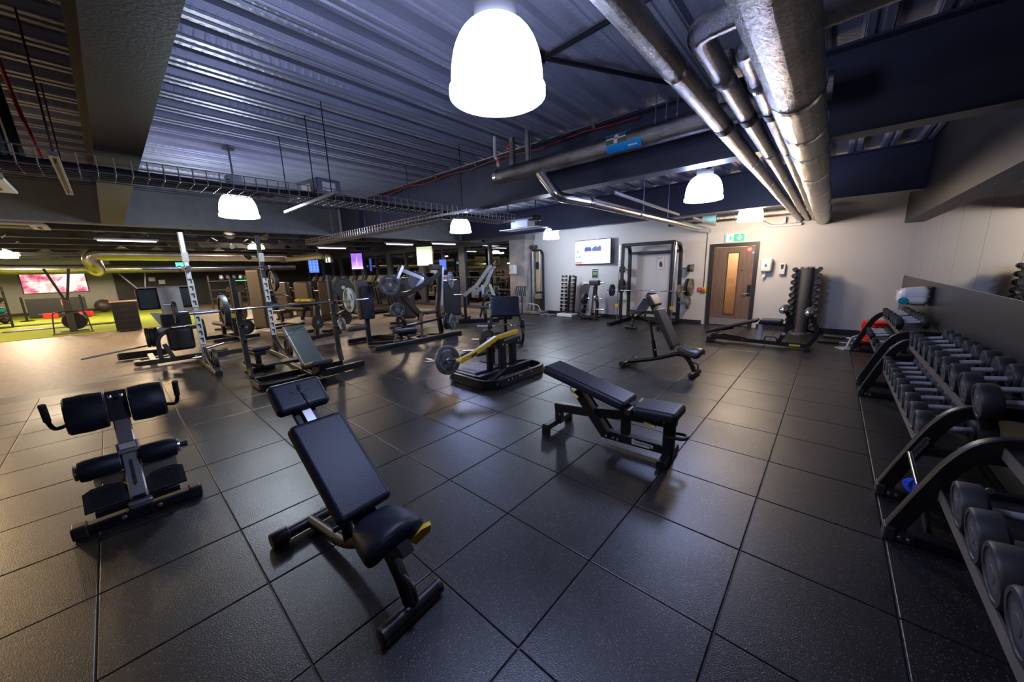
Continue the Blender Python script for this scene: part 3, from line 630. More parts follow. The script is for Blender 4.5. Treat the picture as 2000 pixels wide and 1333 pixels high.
ob('arm', MB().cyl((-.4, 0, .15), (-.4, 0, .76), .012, 6).cyl((.4, 0, .15), (.4, 0, .76), .012, 6), M['frame'], t)
def duct_hangers(t, pts):
    for x, y, z in pts: ob('hanger', MB().cyl((x, y, z), (x, y, DECK+.02), .012, 6), M['satin'], t)
# far spiral ducts over the turf
t = pipe('spiral_duct', 'large foil duct with elbow hanging over the turf', [(-20.0, 6.0, 2.50), (-20.0, -0.28, 2.56), (-20.1, -0.2, 2.02), (-26.3, -0.2, 2.05)], 0.235, M['duct'], 0.5); duct_hangers(t, [(-20.0, 4.4, 2.55), (-20.0, 1.2, 2.55), (-23.5, -.2, 2.05)])
t = pipe('spiral_duct', 'long foil duct running above the video wall', [(-27.0, -6.5, 2.9), (-27.0, -3.0, 2.2), (-27.0, 2.5, 2.16), (-27.0, 8.5, 2.16)], 0.22, M['duct'], 0.5); duct_hangers(t, [(-27.0, y, 2.2) for y in (-3, 0, 3, 6)])
t = pipe('spiral_duct', 'foil duct elbow hanging by the far cardio row', [(-20.5, 5.9, 2.4), (-17.0, 6.6, 2.42), (-16.6, 6.6, 2.3), (-16.6, 6.6, 2.1)], 0.17, M['duct'], 0.4); duct_hangers(t, [(-20, 6.0, 2.4), (-17.5, 6.5, 2.42)])
# ---------------------------------------------------------------- wall-mounted things
def poly(name, pts, m, parent, y, t=0.002): return ob(name, MB().prism(pts, t, (0, y, 0), (1, 0, 0), (0, 0, 1)), m, parent)
t = thing('television', 'wall television showing a news programme on the white wall', 'television', (-5.66, 10.16, 2.03), -4)
ob('casing', MB().rbox((0, 0.03, 0), (1.30, 0.055, 0.745), 0.012, 2), M['powder'], t)
ob('bracket', MB().b2((-0.2, 0.05, -0.15), (0.2, 0.18, 0.15)), M['powder'], t)
scr = ob('screen', MB().b2((-0.632, -0.004, -0.355), (0.632, 0.002, 0.355)), emis('tv_white', (0.80, 0.86, 1.0), 1.05), t)
def em(n, c, s=1.0): return emis(n, c, s)
eb = em('tv_navy', (0.03, 0.05, 0.22), 1.0); ef = em('tv_face', (0.75, 0.42, 0.45), 1.0); er = em('tv_red', (0.85, 0.12, 0.08), 1.2); eg = em('tv_grey', (0.45, 0.50, 0.72), 1.0); ebl = em('tv_blue', (0.18, 0.24, 0.75), 1.0)
poly('picture_block', [(-.28, .02), (-.02, .02), (-.02, .10), (-.07, .17), (-.21, .17), (-.28, .12)], eb, scr, -.006); poly('picture_block', [(.0, .02), (.32, .02), (.32, .15), (.24, .19), (.10, .17), (.0, .11)], eb, scr, -.006)
for cx, cz, m_ in ((-.14, .18, em('tv_face_b', (0.85, 0.72, 0.68), 1.1)), (.19, .17, ef)): ob('picture_face', MB().lathe([(0, 0), (.062, .0), (.062, .002), (0, .003)], (cx, -.007, cz+.03), (0, -1, 0), 14), m_, scr)
for a, b_, c_, d, m_ in ((-.24, .33, -.03, .0, eg), (-.26, .18, -.115, -.10, ebl), (-.26, -.03, -.135, -.125, eg), (.4, .6, -.18, -.13, eg), (-.63, -.36, -.325, -.29, er), (-.62, -.36, -.35, -.33, er), (-.57, -.5, .0, .06, ebl), (-.60, -.55, -.17, -.12, ebl), (-.5, -.42, -.16, -.11, ebl)):
    poly('picture_strip', [(a, c_), (b_, c_), (b_, d), (a, d)], m_, scr, -.006)
def frame_poster(label, x0, x1, z0, z1, y, inner, fm, name='wall_sign'):
    t = thing(name, label, 'sign', ((x0+x1)/2, y, (z0+z1)/2)); w_, h_ = (x1-x0)/2, (z1-z0)/2
    ob('frame', MB().b2((-w_, -.015, -h_), (w_, 0, h_)), fm, t); ob('print', MB().b2((-w_*.82, -.018, -h_*.86), (w_*.82, -.0152, h_*.86)), inner, t); return t
t = frame_poster('small framed black notice with green print below the television', -5.73, -5.50, 1.20, 1.53, WY, M['dkprint'], M['white'])
ob('green_print', MB().b2((-.07, -.0195, -.05), (.07, -.0182, .05)), mat('green_print', (0.15, 0.30, 0.06), 0.5), t); ob('white_line', MB().b2((-.075, -.0195, .09), (.075, -.0182, .105)).b2((-.05, -.0195, -.12), (.05, -.0182, -.11)), M['print'], t)
t = frame_poster('white exercise instruction sheet on the wall inside the rack', -3.70, -3.50, 1.45, 1.83, WY, mat('paper', (0.66, 0.65, 0.62), 0.6), mat('paper_edge', (0.58, 0.57, 0.55), 0.6))
ob('figure_print', MB().prism([(-.02, -.12), (.06, -.12), (.05, -.02), (.02, .03), (-.02, .02), (-.04, -.04)], .001, (0, -.019, 0), (1, 0, 0), (0, 0, 1)), M['powder2'], t); ob('title_print', MB().b2((-.07, -.0195, .115), (.05, -.0182, .13)).b2((-.075, -.0195, .10), (-.06, -.0182, .145)), M['dkprint'], t)
# exit sign
t = thing('exit_sign', 'green and white running man exit sign above the door', 'sign', (-1.86, WY-0.03, 2.165))
ob('housing', MB().b2((-.21, -.015, -.095), (.21, .03, .095)), M['white'], t); fc = ob('lit_face', MB().b2((-.20, -.019, -.085), (.20, -.0155, .085)), em('exit_white', (0.75, 1.0, 0.85), 1.1), t)
eg2 = em('exit_green', (0.02, 0.55, 0.20), 1.0)
poly('green_field', [(-.02, -.085), (.20, -.085), (.20, .085), (-.02, .085)], eg2, fc, -.0205); poly('arrow', [(.085, .06), (.115, .06), (.115, -.01), (.15, .02), (.165, .005), (.10, -.06), (.035, .005), (.05, .02), (.085, -.01)], em('exit_arrow', (0.9, 1, .95), 1.3), fc, -.0225)
poly('running_man', [(-.13, -.07), (-.11, -.03), (-.10, .01), (-.15, .0), (-.155, .015), (-.09, .04), (-.06, .0), (-.035, .0), (-.04, -.012), (-.07, -.015), (-.08, -.03), (-.05, -.05), (-.05, -.075), (-.065, -.075), (-.07, -.055), (-.095, -.045), (-.115, -.075)], eg2, fc, -.0205); poly('green_edge', [(-.20, -.085), (-.175, -.085), (-.175, .085), (-.20, .085)], eg2, fc, -.0205)
ob('man_head', MB().lathe([(0, 0), (.014, 0), (.014, .002), (0, .002)], (-.085, -.019, .058), (0, -1, 0), 12), eg2, fc)
# paper towel dispenser by the door and soap dispensers
t = thing('towel_dispenser', 'white centrefeed towel dispenser with blue drop beside the door', 'dispenser', (-1.16, WY, 1.50))
def taper(P): k = 1.0-0.10*(P.z < 0); return (P.x*k, P.y, P.z)
ob('case', MB().rbox((0, -.105, 0), (.23, .21, .31), .045, 4, fn=taper), M['white'], t); ob('drop_mark', MB().prism([(0, .05), (.012, .02), (.022, -.005), (.018, -.028), (0, -.038), (-.018, -.028), (-.022, -.005), (-.012, .02)], .003, (0, -.212, -.01), (1, 0, 0), (0, 0, 1)), mat('blue_drop', (0.02, 0.12, 0.35), 0.3), t)
ob('paper_tail', MB().prism([(-.03, .0), (.03, .0), (.01, -.12), (-.04, -.16), (-.05, -.05)], .004, (-.02, -.10, -.15), (1, 0, 0), (0, 0, 1)), M['white'], t)
t = thing('soap_dispenser', 'slim white sanitiser dispenser right of the towel dispenser', 'dispenser', (-.862, WY, 1.40)); ob('case', MB().rbox((0, -.05, 0), (.115, .10, .25), .02, 3), M['white'], t); ob('window', MB().prism([(-.03, .08), (.03, .08), (.02, -.02), (-.02, -.02)], .003, (0, -.1015, .02), (1, 0, 0), (0, 0, 1)), M['powder2'], t)
t = thing('soap_dispenser', 'white towel dispenser on the plastered pillar', 'dispenser', (-8.55, 9.78, 1.56)); ob('case', MB().rbox((0, -.09, 0), (.26, .18, .34), .05, 3), M['white'], t); ob('window', MB().b2((-.12, -.183, -.06), (-.07, -.178, .0)), M['dkprint'], t)
t = thing('towel_dispenser', 'white and teal wipe dispenser on the grey panelling', 'dispenser', (WX-.012, 7.45, 1.05))
def dome(P): return (P.x, P.y, P.z if P.z < 0.02 else P.z*(1-0.35*max(0, -P.x)/.16))
ob('case', MB().rbox((-.17, 0, 0), (.30, .34, .24), .07, 4, fn=dome), M['white'], t); ob('seam_line', MB().b2((-.318, -.171, -.002), (-.03, -.166, .004)), M['silver'], t); ob('back_plate', MB().b2((-.03, -.16, -.125), (0, .16, .125)), M['powder'], t)
ob('teal_window', MB().lathe([(0, 0), (.05, 0), (.05, .006), (0, .01)], (-.27, -.168, -.065), (0, -1, 0), 16), M['teal'], t); ob('wipe_tip', MB().prism([(0, 0), (.05, .015), (.05, .03), (0, .015)], .05, (-.34, 0, .05), (1, 0, 0), (0, 0, 1)), M['white'], t); ob('base_clip', MB().b2((-.18, -.1, -.13), (-.05, .1, -.12)), M['powder'], t)
# pull switch beside the door
t = thing('emergency_switch', 'red and yellow wall switch with black conduit by the door', 'switch', (-2.50, WY, .91)); ob('red_plate', MB().b2((-.10, -.03, -.05), (.005, 0, .05)), M['red'], t); ob('yellow_box', MB().rbox((.055, -.035, 0), (.10, .07, .11), .01, 2), M['yellow'], t); ob('button', MB().cyl((.055, -.07, 0), (.055, -.085, 0), .025, 14), M['red'], t); ob('conduit', MB().cyl((.03, -.012, .055), (.03, -.012, 1.48), .009, 8), M['frame'], t); ob('red_text', MB().b2((-.085, -.0315, .01), (-.015, -.0302, .02)).b2((-.085, -.0315, -.02), (-.03, -.0302, -.012)), M['print'], t)
# ---------------------------------------------------------------- hanging screens over the cardio floor
def hang_tv(label, x, y, z, w_, h_, rz, build):
    t = thing('ceiling_screen', label, 'screen', (x, y, z), rz, 'screens hung over the cardio floor'); ob('casing', MB().rbox((0, .03, 0), (w_+.05, .06, h_+.05), .01, 1), M['powder'], t); build(t, w_, h_); ob('drop_pole', MB().cyl((0, .04, h_/2), (0, .04, DECK-z), .025, 8), M['powder'], t)
def scr_green(t, w_, h_):
    m, nt_, b = nodes('screen_green'); n_ = noise(nt_, 2.2, 3); r_ = ramp(nt_, n_.outputs['Fac'], [(0.3, (0.24, 0.50, 0.20)), (0.5, (0.50, 0.68, 0.36)), (0.7, (0.66, 0.76, 0.55))]); nt_.links.new(r_.outputs[0], b.inputs['Emission Color']); b.inputs['Emission Strength'].default_value = 0.9
    s_ = ob('screen', MB().b2((-w_/2, -.004, -h_/2), (w_/2, 0, h_/2)), m, t); poly('picture_figure', [(-.12, -.3), (.14, -.3), (.12, .05), (.05, .12), (.05, .24), (-.04, .24), (-.05, .12), (-.12, .05)], em('screen_figure', (0.85, 0.86, 0.72), 1.0), s_, -.006)
def scr_purple(t, w_, h_):
    m, nt_, b = nodes('screen_purple'); n_ = noise(nt_, 4, 3); r_ = ramp(nt_, n_.outputs['Fac'], [(0.3, (0.14, 0.04, 0.60)), (0.7, (0.34, 0.11, 0.80))]); nt_.links.new(r_.outputs[0], b.inputs['Emission Color']); b.inputs['Emission Strength'].default_value = 1.2
    s_ = ob('screen', MB().b2((-w_/2, -.004, -h_/2), (w_/2, 0, h_/2)), m, t); poly('picture_tower', [(-.07, -.3), (.07, -.3), (.03, .05), (.0, .28), (-.03, .05)], em('screen_tower', (0.9, 0.35, 0.6), 1.2), s_, -.006); poly('picture_skyline', [(-.32, -.38), (.32, -.38), (.32, -.27), (.22, -.33), (.12, -.28), (-.05, -.33), (-.2, -.27), (-.32, -.32)], em('screen_sky', (0.75, 0.6, 1.0), 1.2), s_, -.006)
def scr_blue(t, w_, h_):
    s_ = ob('screen', MB().b2((-w_/2, -.004, -h_/2), (w_/2, 0, h_/2)), em('screen_blue', (0.05, 0.16, 0.95), 1.2), t)
    for i in range(3):
        for j in range(4): poly('picture_tile', [(-.2+i*.2, -.3+j*.18), (-.12+i*.2, -.3+j*.18), (-.16+i*.2, -.2+j*.18)], em('screen_tile', (0.25, 0.5, 1.0), 1.2) if i+j == 0 else bpy.data.materials['screen_tile'], s_, -.006)
hang_tv('pale green ceiling screen showing a figure', -12.15, 8.5, 2.19, .70, .72, 22, scr_green); hang_tv('purple ceiling screen showing a lit tower', -17.96, 8.5, 2.2, .62, .76, 30, scr_purple); hang_tv('blue ceiling screen farthest left of the three', -23.7, 8.5, 2.17, .60, .86, 40, scr_blue)
t = thing('ceiling_screen', 'small blue screen half hidden behind the press machines', 'screen', (-12.9, 9.95, 1.86), 30); ob('casing', MB().rbox((0, .03, 0), (.36, .05, .5), .01, 1), M['powder'], t); ob('screen', MB().b2((-.15, -.003, -.22), (.15, .002, .22)), em('screen_blue_b', (0.03, 0.10, 0.85), 1.0), t); ob('stand', MB().cyl((0, .03, -.25), (0, .03, -1.86), .025, 8), M['powder'], t)
# ---------------------------------------------------------------- far left training zone
t = thing('video_wall', 'large bright video wall showing pink picture on the far wall', 'screen', (-29.98, -1.8, 1.68), 90)
ob('surround', MB().b2((-1.08, .0, -.62), (1.08, .06, .62)), M['powder'], t)
m, nt_, b = nodes('video_picture'); tc = nt_.nodes.new('ShaderNodeTexCoord'); n_ = noise(nt_, 1.6, 3, 'Object', 0.5, (1, 1, 1.4)); r_ = ramp(nt_, n_.outputs['Fac'], [(0.36, (0.50, 0.05, 0.12)), (0.44, (0.85, 0.22, 0.32)), (0.5, (0.85, 0.55, 0.48)), (0.56, (0.95, 0.85, 0.78)), (0.66, (0.80, 0.42, 0.36))]); nt_.links.new(r_.outputs[0], b.inputs['Emission Color']); b.inputs['Emission Strength'].default_value = 1.25
b.inputs['Base Color'].default_value = (0.1, 0.05, 0.05, 1)
for i in range(2):
    for j in range(2): ob('screen_panel', MB().b2((-1.04+i*1.045, -.012, -.585+j*.59), (-.005+i*1.045, 0, -.005+j*.59)), m, t)
ob('picture_texture', MB().prism([(.05, .56), (.85, .56), (1.0, .2), (.3, -.35), (.15, .0), (.4, .3)], .002, (0, -.014, 0), (1, 0, 0), (0, 0, 1)), em('video_pale', (0.75, 0.78, 0.98), 1.2), t)
t = thing('banner', 'black fabric banner with orange logo below the video wall', 'banner', (-27.2, -1.75, 0), 90)
ob('cloth', MB().rbox((0, 0, .45), (1.75, .12, .86), .02, 2), M['rub'], t); lg = ob('logo', MB().rbox((.25, -.065, .66), (.24, .012, .24), .004, 1), M['orange'], t, 'orange square logo'); text('logo_letters', 'B', .2, M['dkprint'], lg, (.25, -.073, .66), (1, 0, 0), (0, 0, 1)); ob('banner_print', MB().b2((.13, -.064, .44), (.37, -.061, .50)), M['satin'], t)
for a_, b2_ in ((-.62, -.32), (-.26, -.02), (.06, .34)): ob('banner_print', MB().b2((a_, -.064, .15), (b2_, -.061, .19)), M['satin'], t)
def ski(label, x, y):
    t = thing('ski_trainer', label, 'ski machine', (x, y, 0), 90)
    ob('base_bar', MB().bar([(-.42, -.35, .03), (.42, -.35, .03)], .05, .05, (0, 0, 1)), M['satin'], t); ob('base_bar', MB().bar([(-.3, .3, .03), (.3, .3, .03)], .05, .05, (0, 0, 1)), M['satin'], t); ob('column', MB().bar([(0, -.16, .02), (0, -.12, 1.05)], .16, .10, (1, 0, 0)), M['powder2'], t)
    for s in (-1, 1): ob('arm', MB().bar([(0, 0, 1.0), (.04*s, 0, 1.10), (.24*s-.02, -.05, 2.0)], .06, .06, (0, 1, 0), .05), M['powder'], t)
    ob('flywheel', MB().lathe([(0, -.07), (.25, -.07), (.27, -.04), (.27, .04), (.25, .07), (0, .07)], (.06, .06, .36), (0, 1, 0), 24), M['powder'], t); ob('handle_frame', MB().tube(fillet([(-.38, -.34, .04), (-.33, -.2, .68), (.33, -.2, .68), (.38, -.34, .04)], .1), .016, 8), M['powder'], t); ob('console', MB().rbox((0, -.07, .82), (.18, .04, .16), .01, 1), M['powder2'], t); return t
ski('black ski trainer standing at the edge of the turf', -17.9, -.96)
t = thing('suspension_frame', 'black V shaped suspension frame on the black wall', 'frame', (-28.6, 1.0, 0), 90); ob('frame_arm', MB().bar([(-.7, 0, 2.2), (.2, 0, .9)], .06, .06, (0, 1, 0)).bar([(.5, 0, 2.2), (.3, 0, .9)], .06, .06, (0, 1, 0)), M['satin'], t); ob('column', MB().bar([(.25, 0, .0), (.25, 0, 1.0)], .16, .12, (1, 0, 0)), M['powder'], t); ob('foot', MB().box((.25, 0, .02), (.7, .5, .04)), M['powder'], t)
t = thing('storage_cabinet', 'dark storage cabinet with pale wooden top at the turf edge', 'cabinet', (-16.85, .22, 0), 90)
ob('body', MB().b2((-.28, -.25, .02), (.28, .25, .92)), M['powder2'], t); ob('wood_top', MB().b2((-.31, -.28, .92), (.31, .28, .95)), M['wood'], t)
for k in range(5): d_ = ob('drawer', MB().b2((-.26, -.265, .06+k*.172), (.26, -.25, .215+k*.172)), M['powder'], t); ob('slot_handle', MB().b2((-.1, -.268, .16+k*.172), (.1, -.2655, .185+k*.172)), M['frame'], d_)
t = thing('spray_bottle', 'clear spray bottle standing beside the storage cabinet', 'bottle', (-16.7, .18, 0)); ob('bottle_body', MB().lathe([(0, 0), (.035, 0), (.035, .13), (.014, .17), (.014, .19)], n=12), M['pale'], t); ob('trigger_head', MB().rbox((0, 0, .215), (.03, .07, .04), .008, 1), M['white'], t)
t = ob('gym_ball', MB().ball((-28.5, -.35, .33), .33, 20, 12), M['brown']); tag(t, 'large dark exercise ball by the far wall', 'ball')
for k, (x, y) in enumerate(((-26.3, -1.95), (-26.0, -.9))):
    t = thing('red_step_box', ['red plastic step box in front of the banner', 'red plastic step box right of the banner'][k], 'box', (x, y, 0), 90, 'red step boxes'); ob('box_body', MB().rbox((0, 0, .12), (.45, .36, .24), .03, 2), M['red'], t); ob('grip_top', MB().rbox((0, 0, .25), (.40, .30, .03), .01, 1), M['rub'], t)
for k, (x, y, l) in enumerate(((-20.5, -1.3, 2.6), (-22.8, -1.9, 2.2))):
    t = ob('floor_runner', MB().rbox((x, y, .012), (.5, l, .03), .01, 1), M['powder2']); tag(t, ['dark flat runner strip on the turf behind the ski trainer', 'dark flat runner strip on the turf nearer the banner'][k], 'runner', 'turf runner strips')
for k, yy in enumerate((-2.55, -.95)):
    t = thing('banner_post', ['black post with round base left of the banner', 'black post with round base right of the banner'][k], 'post', (-25.5, yy, 0), 0, 'banner posts'); ob('post', MB().cyl((0, 0, 0), (0, 0, 1.02), .035, 10), M['powder'], t); ob('base', MB().lathe([(0, 0), (.2, 0), (.2, .02), (.04, .04)], n=16), M['powder'], t)
t = thing('ball_rack', 'black rack of medicine balls at the left edge', 'rack', (-22.5, -3.1, 0), 90); ob('upright', MB().bar([(-.5, 0, 0), (-.5, 0, 1.5)], .06, .06, (1, 0, 0)), M['powder'], t); ob('upright', MB().bar([(.5, 0, 0), (.5, 0, 1.5)], .06, .06, (1, 0, 0)), M['powder'], t)
for k in range(4): ob('shelf', MB().b2((-.5, -.16, .14+k*.38), (.5, .16, .16+k*.38)), M['powder'], t)
bc = [M['rub'], M['yellow'], M['dkgreen'], M['red'], M['teal'], M['satin']]
bn = ['black', 'yellow', 'green', 'red', 'teal', 'grey']
for k in range(4):
    for i in range(4):
        c_ = (k*3+i*2+(k == 1)) % 6 if i == 3 else (0 if (k+i) % 2 else 5)
        o = ob('medicine_ball', MB().ball((-22.5, -3.1-.36+i*.24, .16+k*.38+.11), .11, 14, 8), bc[c_]); tag(o, '%s medicine ball, %s from the left on %s shelf of the ball rack' % (bn[c_], ['first', 'second', 'third', 'fourth'][i], ['the lowest', 'the second', 'the third', 'the top'][k]), 'ball', 'medicine balls on the rack')
for k, (y, z) in enumerate(((1.75, 1.62), (2.15, 1.45))):
    o = ob('wall_box', MB().rbox((-29.87, y, z), (.08, .28, .24), .01, 1), M['white']); tag(o, ['white box dispenser on the black wall', 'small white dispenser lower on the black wall'][k], 'dispenser')
t = thing('exit_sign', 'small glowing green exit sign behind the squat rack', 'sign', (-22.0, 2.35, 2.22), 90); ob('lit_face', MB().b2((-.2, -.02, -.09), (.2, .02, .09)), em('exit_far', (0.1, 0.85, 0.5), 1.5), t); ob('drop_rod', MB().cyl((0, 0, .1), (0, 0, 1.0), .01, 6), M['frame'], t)
for k, (y, z) in enumerate(((3.05, 2.15), (3.45, 2.15))):
    t = ob('ceiling_spot', MB().cyl((-18.4, y+1.0, z+.3), (-18.1, y+1.0, z+.22), .10, 14), M['powder']); tag(t, ['black round ceiling spotlight, left of a pair', 'black round ceiling spotlight, right of a pair'][k], 'spotlight', 'pair of ceiling spotlights')
# ---------------------------------------------------------------- benches
def pad(mb, c, d, r, rot=None, fn=None, seg=4): return mb.rbox(c, d, r, seg, rot, fn)
def incl(a, b_):   # rotation about local y so that local x runs from a to b (s,z)
    return Matrix.Rotation(-math.atan2(b_[1]-a[1], b_[0]-a[0]), 3, 'Y')
def pad_between(a, b_, w_, th, r=0.03, lift=0.0, fn=None):
    # pad whose top surface runs from a to b in the (x,z) plane, thickness th below it
    L = math.hypot(b_[0]-a[0], b_[1]-a[1]); rot = incl(a, b_); mid = Vector(((a[0]+b_[0])/2, 0, (a[1]+b_[1])/2))+rot @ Vector((0, 0, (1 if b_[0] > a[0] else -1)*(-th/2+lift)))
    return MB().rbox(mid, (L, w_, th), r, 4, rot, fn)
def seat_fn(wf, wb, droop):
    def f(P):
        k = (P.x/0.16+1)/2; k = min(1, max(0, k)); s = wb+(wf-wb)*k
        return (P.x, P.y*s, P.z-droop*(abs(P.y*s)/0.15)**2*k)
    return f
def adj_bench(label, loc, rz, L, B, T, H0, H1, S0, S1, post, vm, mark=None, bent=False):
    t = thing('adjustable_bench', label, 'bench', (*loc, 0), rz, 'adjustable benches with headrests')
    pm = M['powder']; rw = 0.19
    ob('rear_foot', MB().cyl((0, -rw, .045), (0, rw*1.25, .045), .036, 16), pm, t)
    for s in (-1, 1): ob('foot_cap', MB().lathe([(0, 0), (.042, 0), (.046, .006), (.046, .085), (.042, .09)], (0, (-rw-.03) if s < 0 else rw*1.25+.03, .047), (0, -s, 0), 16), M['powder2'], t)
    ob('front_foot', MB().cyl((L, -.155, .042), (L, .155, .042), .038, 16), pm, t)
    for s in (-1, 1): ob('foot_cap', MB().lathe([(0, 0), (.034, 0), (.04, .004), (.04, .02)], (L, s*.165, .042), (0, -s, 0), 16), M['powder2'], t)
    ob('spine', MB().tube(fillet([(0, 0, .05), (L*.42, 0, .10 if bent else .165), (L*.60, 0, .20 if bent else .235), (L*.76, 0, .30), (L*.82, 0, .30)], .12, 5), .033, 12), pm, t)
    ob('front_leg', MB().tube(fillet([(L*.74, 0, .29), (L*.86, 0, .29), (L*.95, 0, .17), (L, 0, .05)], .12, 6), .032, 12), pm, t)
    ob('carry_handle', MB().tube(fillet([(L*.945, 0, .20), (L*1.03, 0, .19), (L*1.045, 0, .10), (L*.985, 0, .075)], .03, 4), .010, 8), M['powder2'], t)
    ob('seat_bracket', MB().prism([(S0-.02, S1*0+.27), (L*.93, .27), (S1[0] if 0 else L*1.02, .36), (L*1.0, .40), (S0, .40)], .07, (0, 0, 0), (1, 0, 0), (0, 0, 1)) if False else MB().prism([(L*.76, .29), (L*.90, .30), (L*1.02, .345), (L*.99, .385), (L*.76, .385)], .06, (0, 0, 0), (1, 0, 0), (0, 0, 1)), pm, t)
    sm_ = ob('seat', MB().blob(((S0[0]+S1[0])/2, 0, (S0[1]+S1[1])/2-.045), (S1[0]-S0[0], .35, .105), .5, 40, 20, incl(S0, S1), seat_fn(1.0, .62, .06)), vm, t)
    ob('back_pad', pad_between(T, B, .285, .07, .03), vm, t)
    rot = incl(T, B); dn = rot @ Vector((0, 0, -1)); 
    def under(a, k): return Vector((a[0], 0, a[1]))+dn*k
    ax = (Vector((T[0], 0, T[1]))-Vector((B[0], 0, B[1]))).normalized()
    ob('back_plate', MB().bar([under(B, .085)-ax*.03, under(H1, .085)-ax*.06], .12, .028, (0, 1, 0)), pm, t)
    ob('head_pad', pad_between(H1, H0, .275, .07, .03), vm, t)
    ob('head_stem', MB().bar([under(H0, .045)-ax*.12, under(H0, .045)+ax*.05], .05, .02, (0, 1, 0)), M['steel'], t)
    pt = under(post[1], .08)
    ob('post_sleeve', MB().cyl((post[0][0], 0, post[0][1]), Vector((post[0][0], 0, post[0][1])).lerp(pt, .45), .030, 12), pm, t)
    ob('post_rod', MB().cyl(Vector((post[0][0], 0, post[0][1])).lerp(pt, .4), pt, .021, 12), M['powder2'], t)
    ob('post_knob', MB().cyl((post[0][0], -.03, post[0][1]+.12), (post[0][0], -.075, post[0][1]+.12), .014, 10), pm, t)
    ob('seat_lever', MB().prism([(0, 0), (.06, .035), (.11, .04), (.10, .005), (.03, -.03)], .03, (L*.95, .05, .35), (.35, 1, 0), (0, 0, 1)), M['yellow'], t)
    ob('tilt_knob', MB().cyl(under(B, .1)+ax*.3, under(B, .17)+ax*.28, .012, 8), pm, t)
    if mark: text('foot_number', mark, .06, M['yellow'], t, (-.036, .10, .055), (0, -1, 0), (0.5, 0, 1), .001)
    return t
b2 = adj_bench('black adjustable bench with creased headrest in the foreground', (-2.30, .60), 4.6, 1.02, (.745, .455), (.30, .82), (.215, .865), (.075, .995), (.75, .435), (.99, .465), ((.50, .14), (.45, .70)), M['vinyl'], '78', True)
# cracked star on the headrest
cr = MB(); a = Vector((.075, 0, .995)); b_ = Vector((.215, 0, .865)); axv = (b_-a).normalized(); nv = Vector((-axv.z, 0, axv.x)); nv = nv if nv.z > 0 else -nv; cc = (a+b_)/2+nv*.001
rnd = random.Random(3)
for k in range(16):
    th = 2*math.pi*k/16+rnd.uniform(-.15, .15); p = cc.copy(); P = [p.copy()]
    for s in range(4):
        th += rnd.uniform(-.5, .5); p = p+(axv*math.sin(th)+Vector((0, 1, 0))*math.cos(th))*.014; P.append(p.copy())
    cr.tube(P, .0022, 4)
cr.tube([cc, cc+axv*.05+Vector((0, .006, 0)), cc+axv*.088+Vector((0, .01, 0))], .0028, 4)
ob('crack_creases', cr, M['vinyl'], b2, 'star of cracked creases')
b4 = adj_bench('black adjustable bench set steeply upright beside the lamp pool', (-2.325, 5.39), -3.7, 1.02, (.765, .41), (.49, .955), (.465, .995), (.36, 1.16), (.78, .41), (1.11, .415), ((.45, .19), (.40, .80)), M['vinylb'])
b5 = adj_bench('black adjustable bench standing inside the squat cage', (-3.42, 9.60), -104, 1.02, (.70, .42), (.36, .74), (.32, .78), (.20, .88), (.68, .42), (.98, .45), ((.50, .15), (.45, .62)), M['vinyl'])
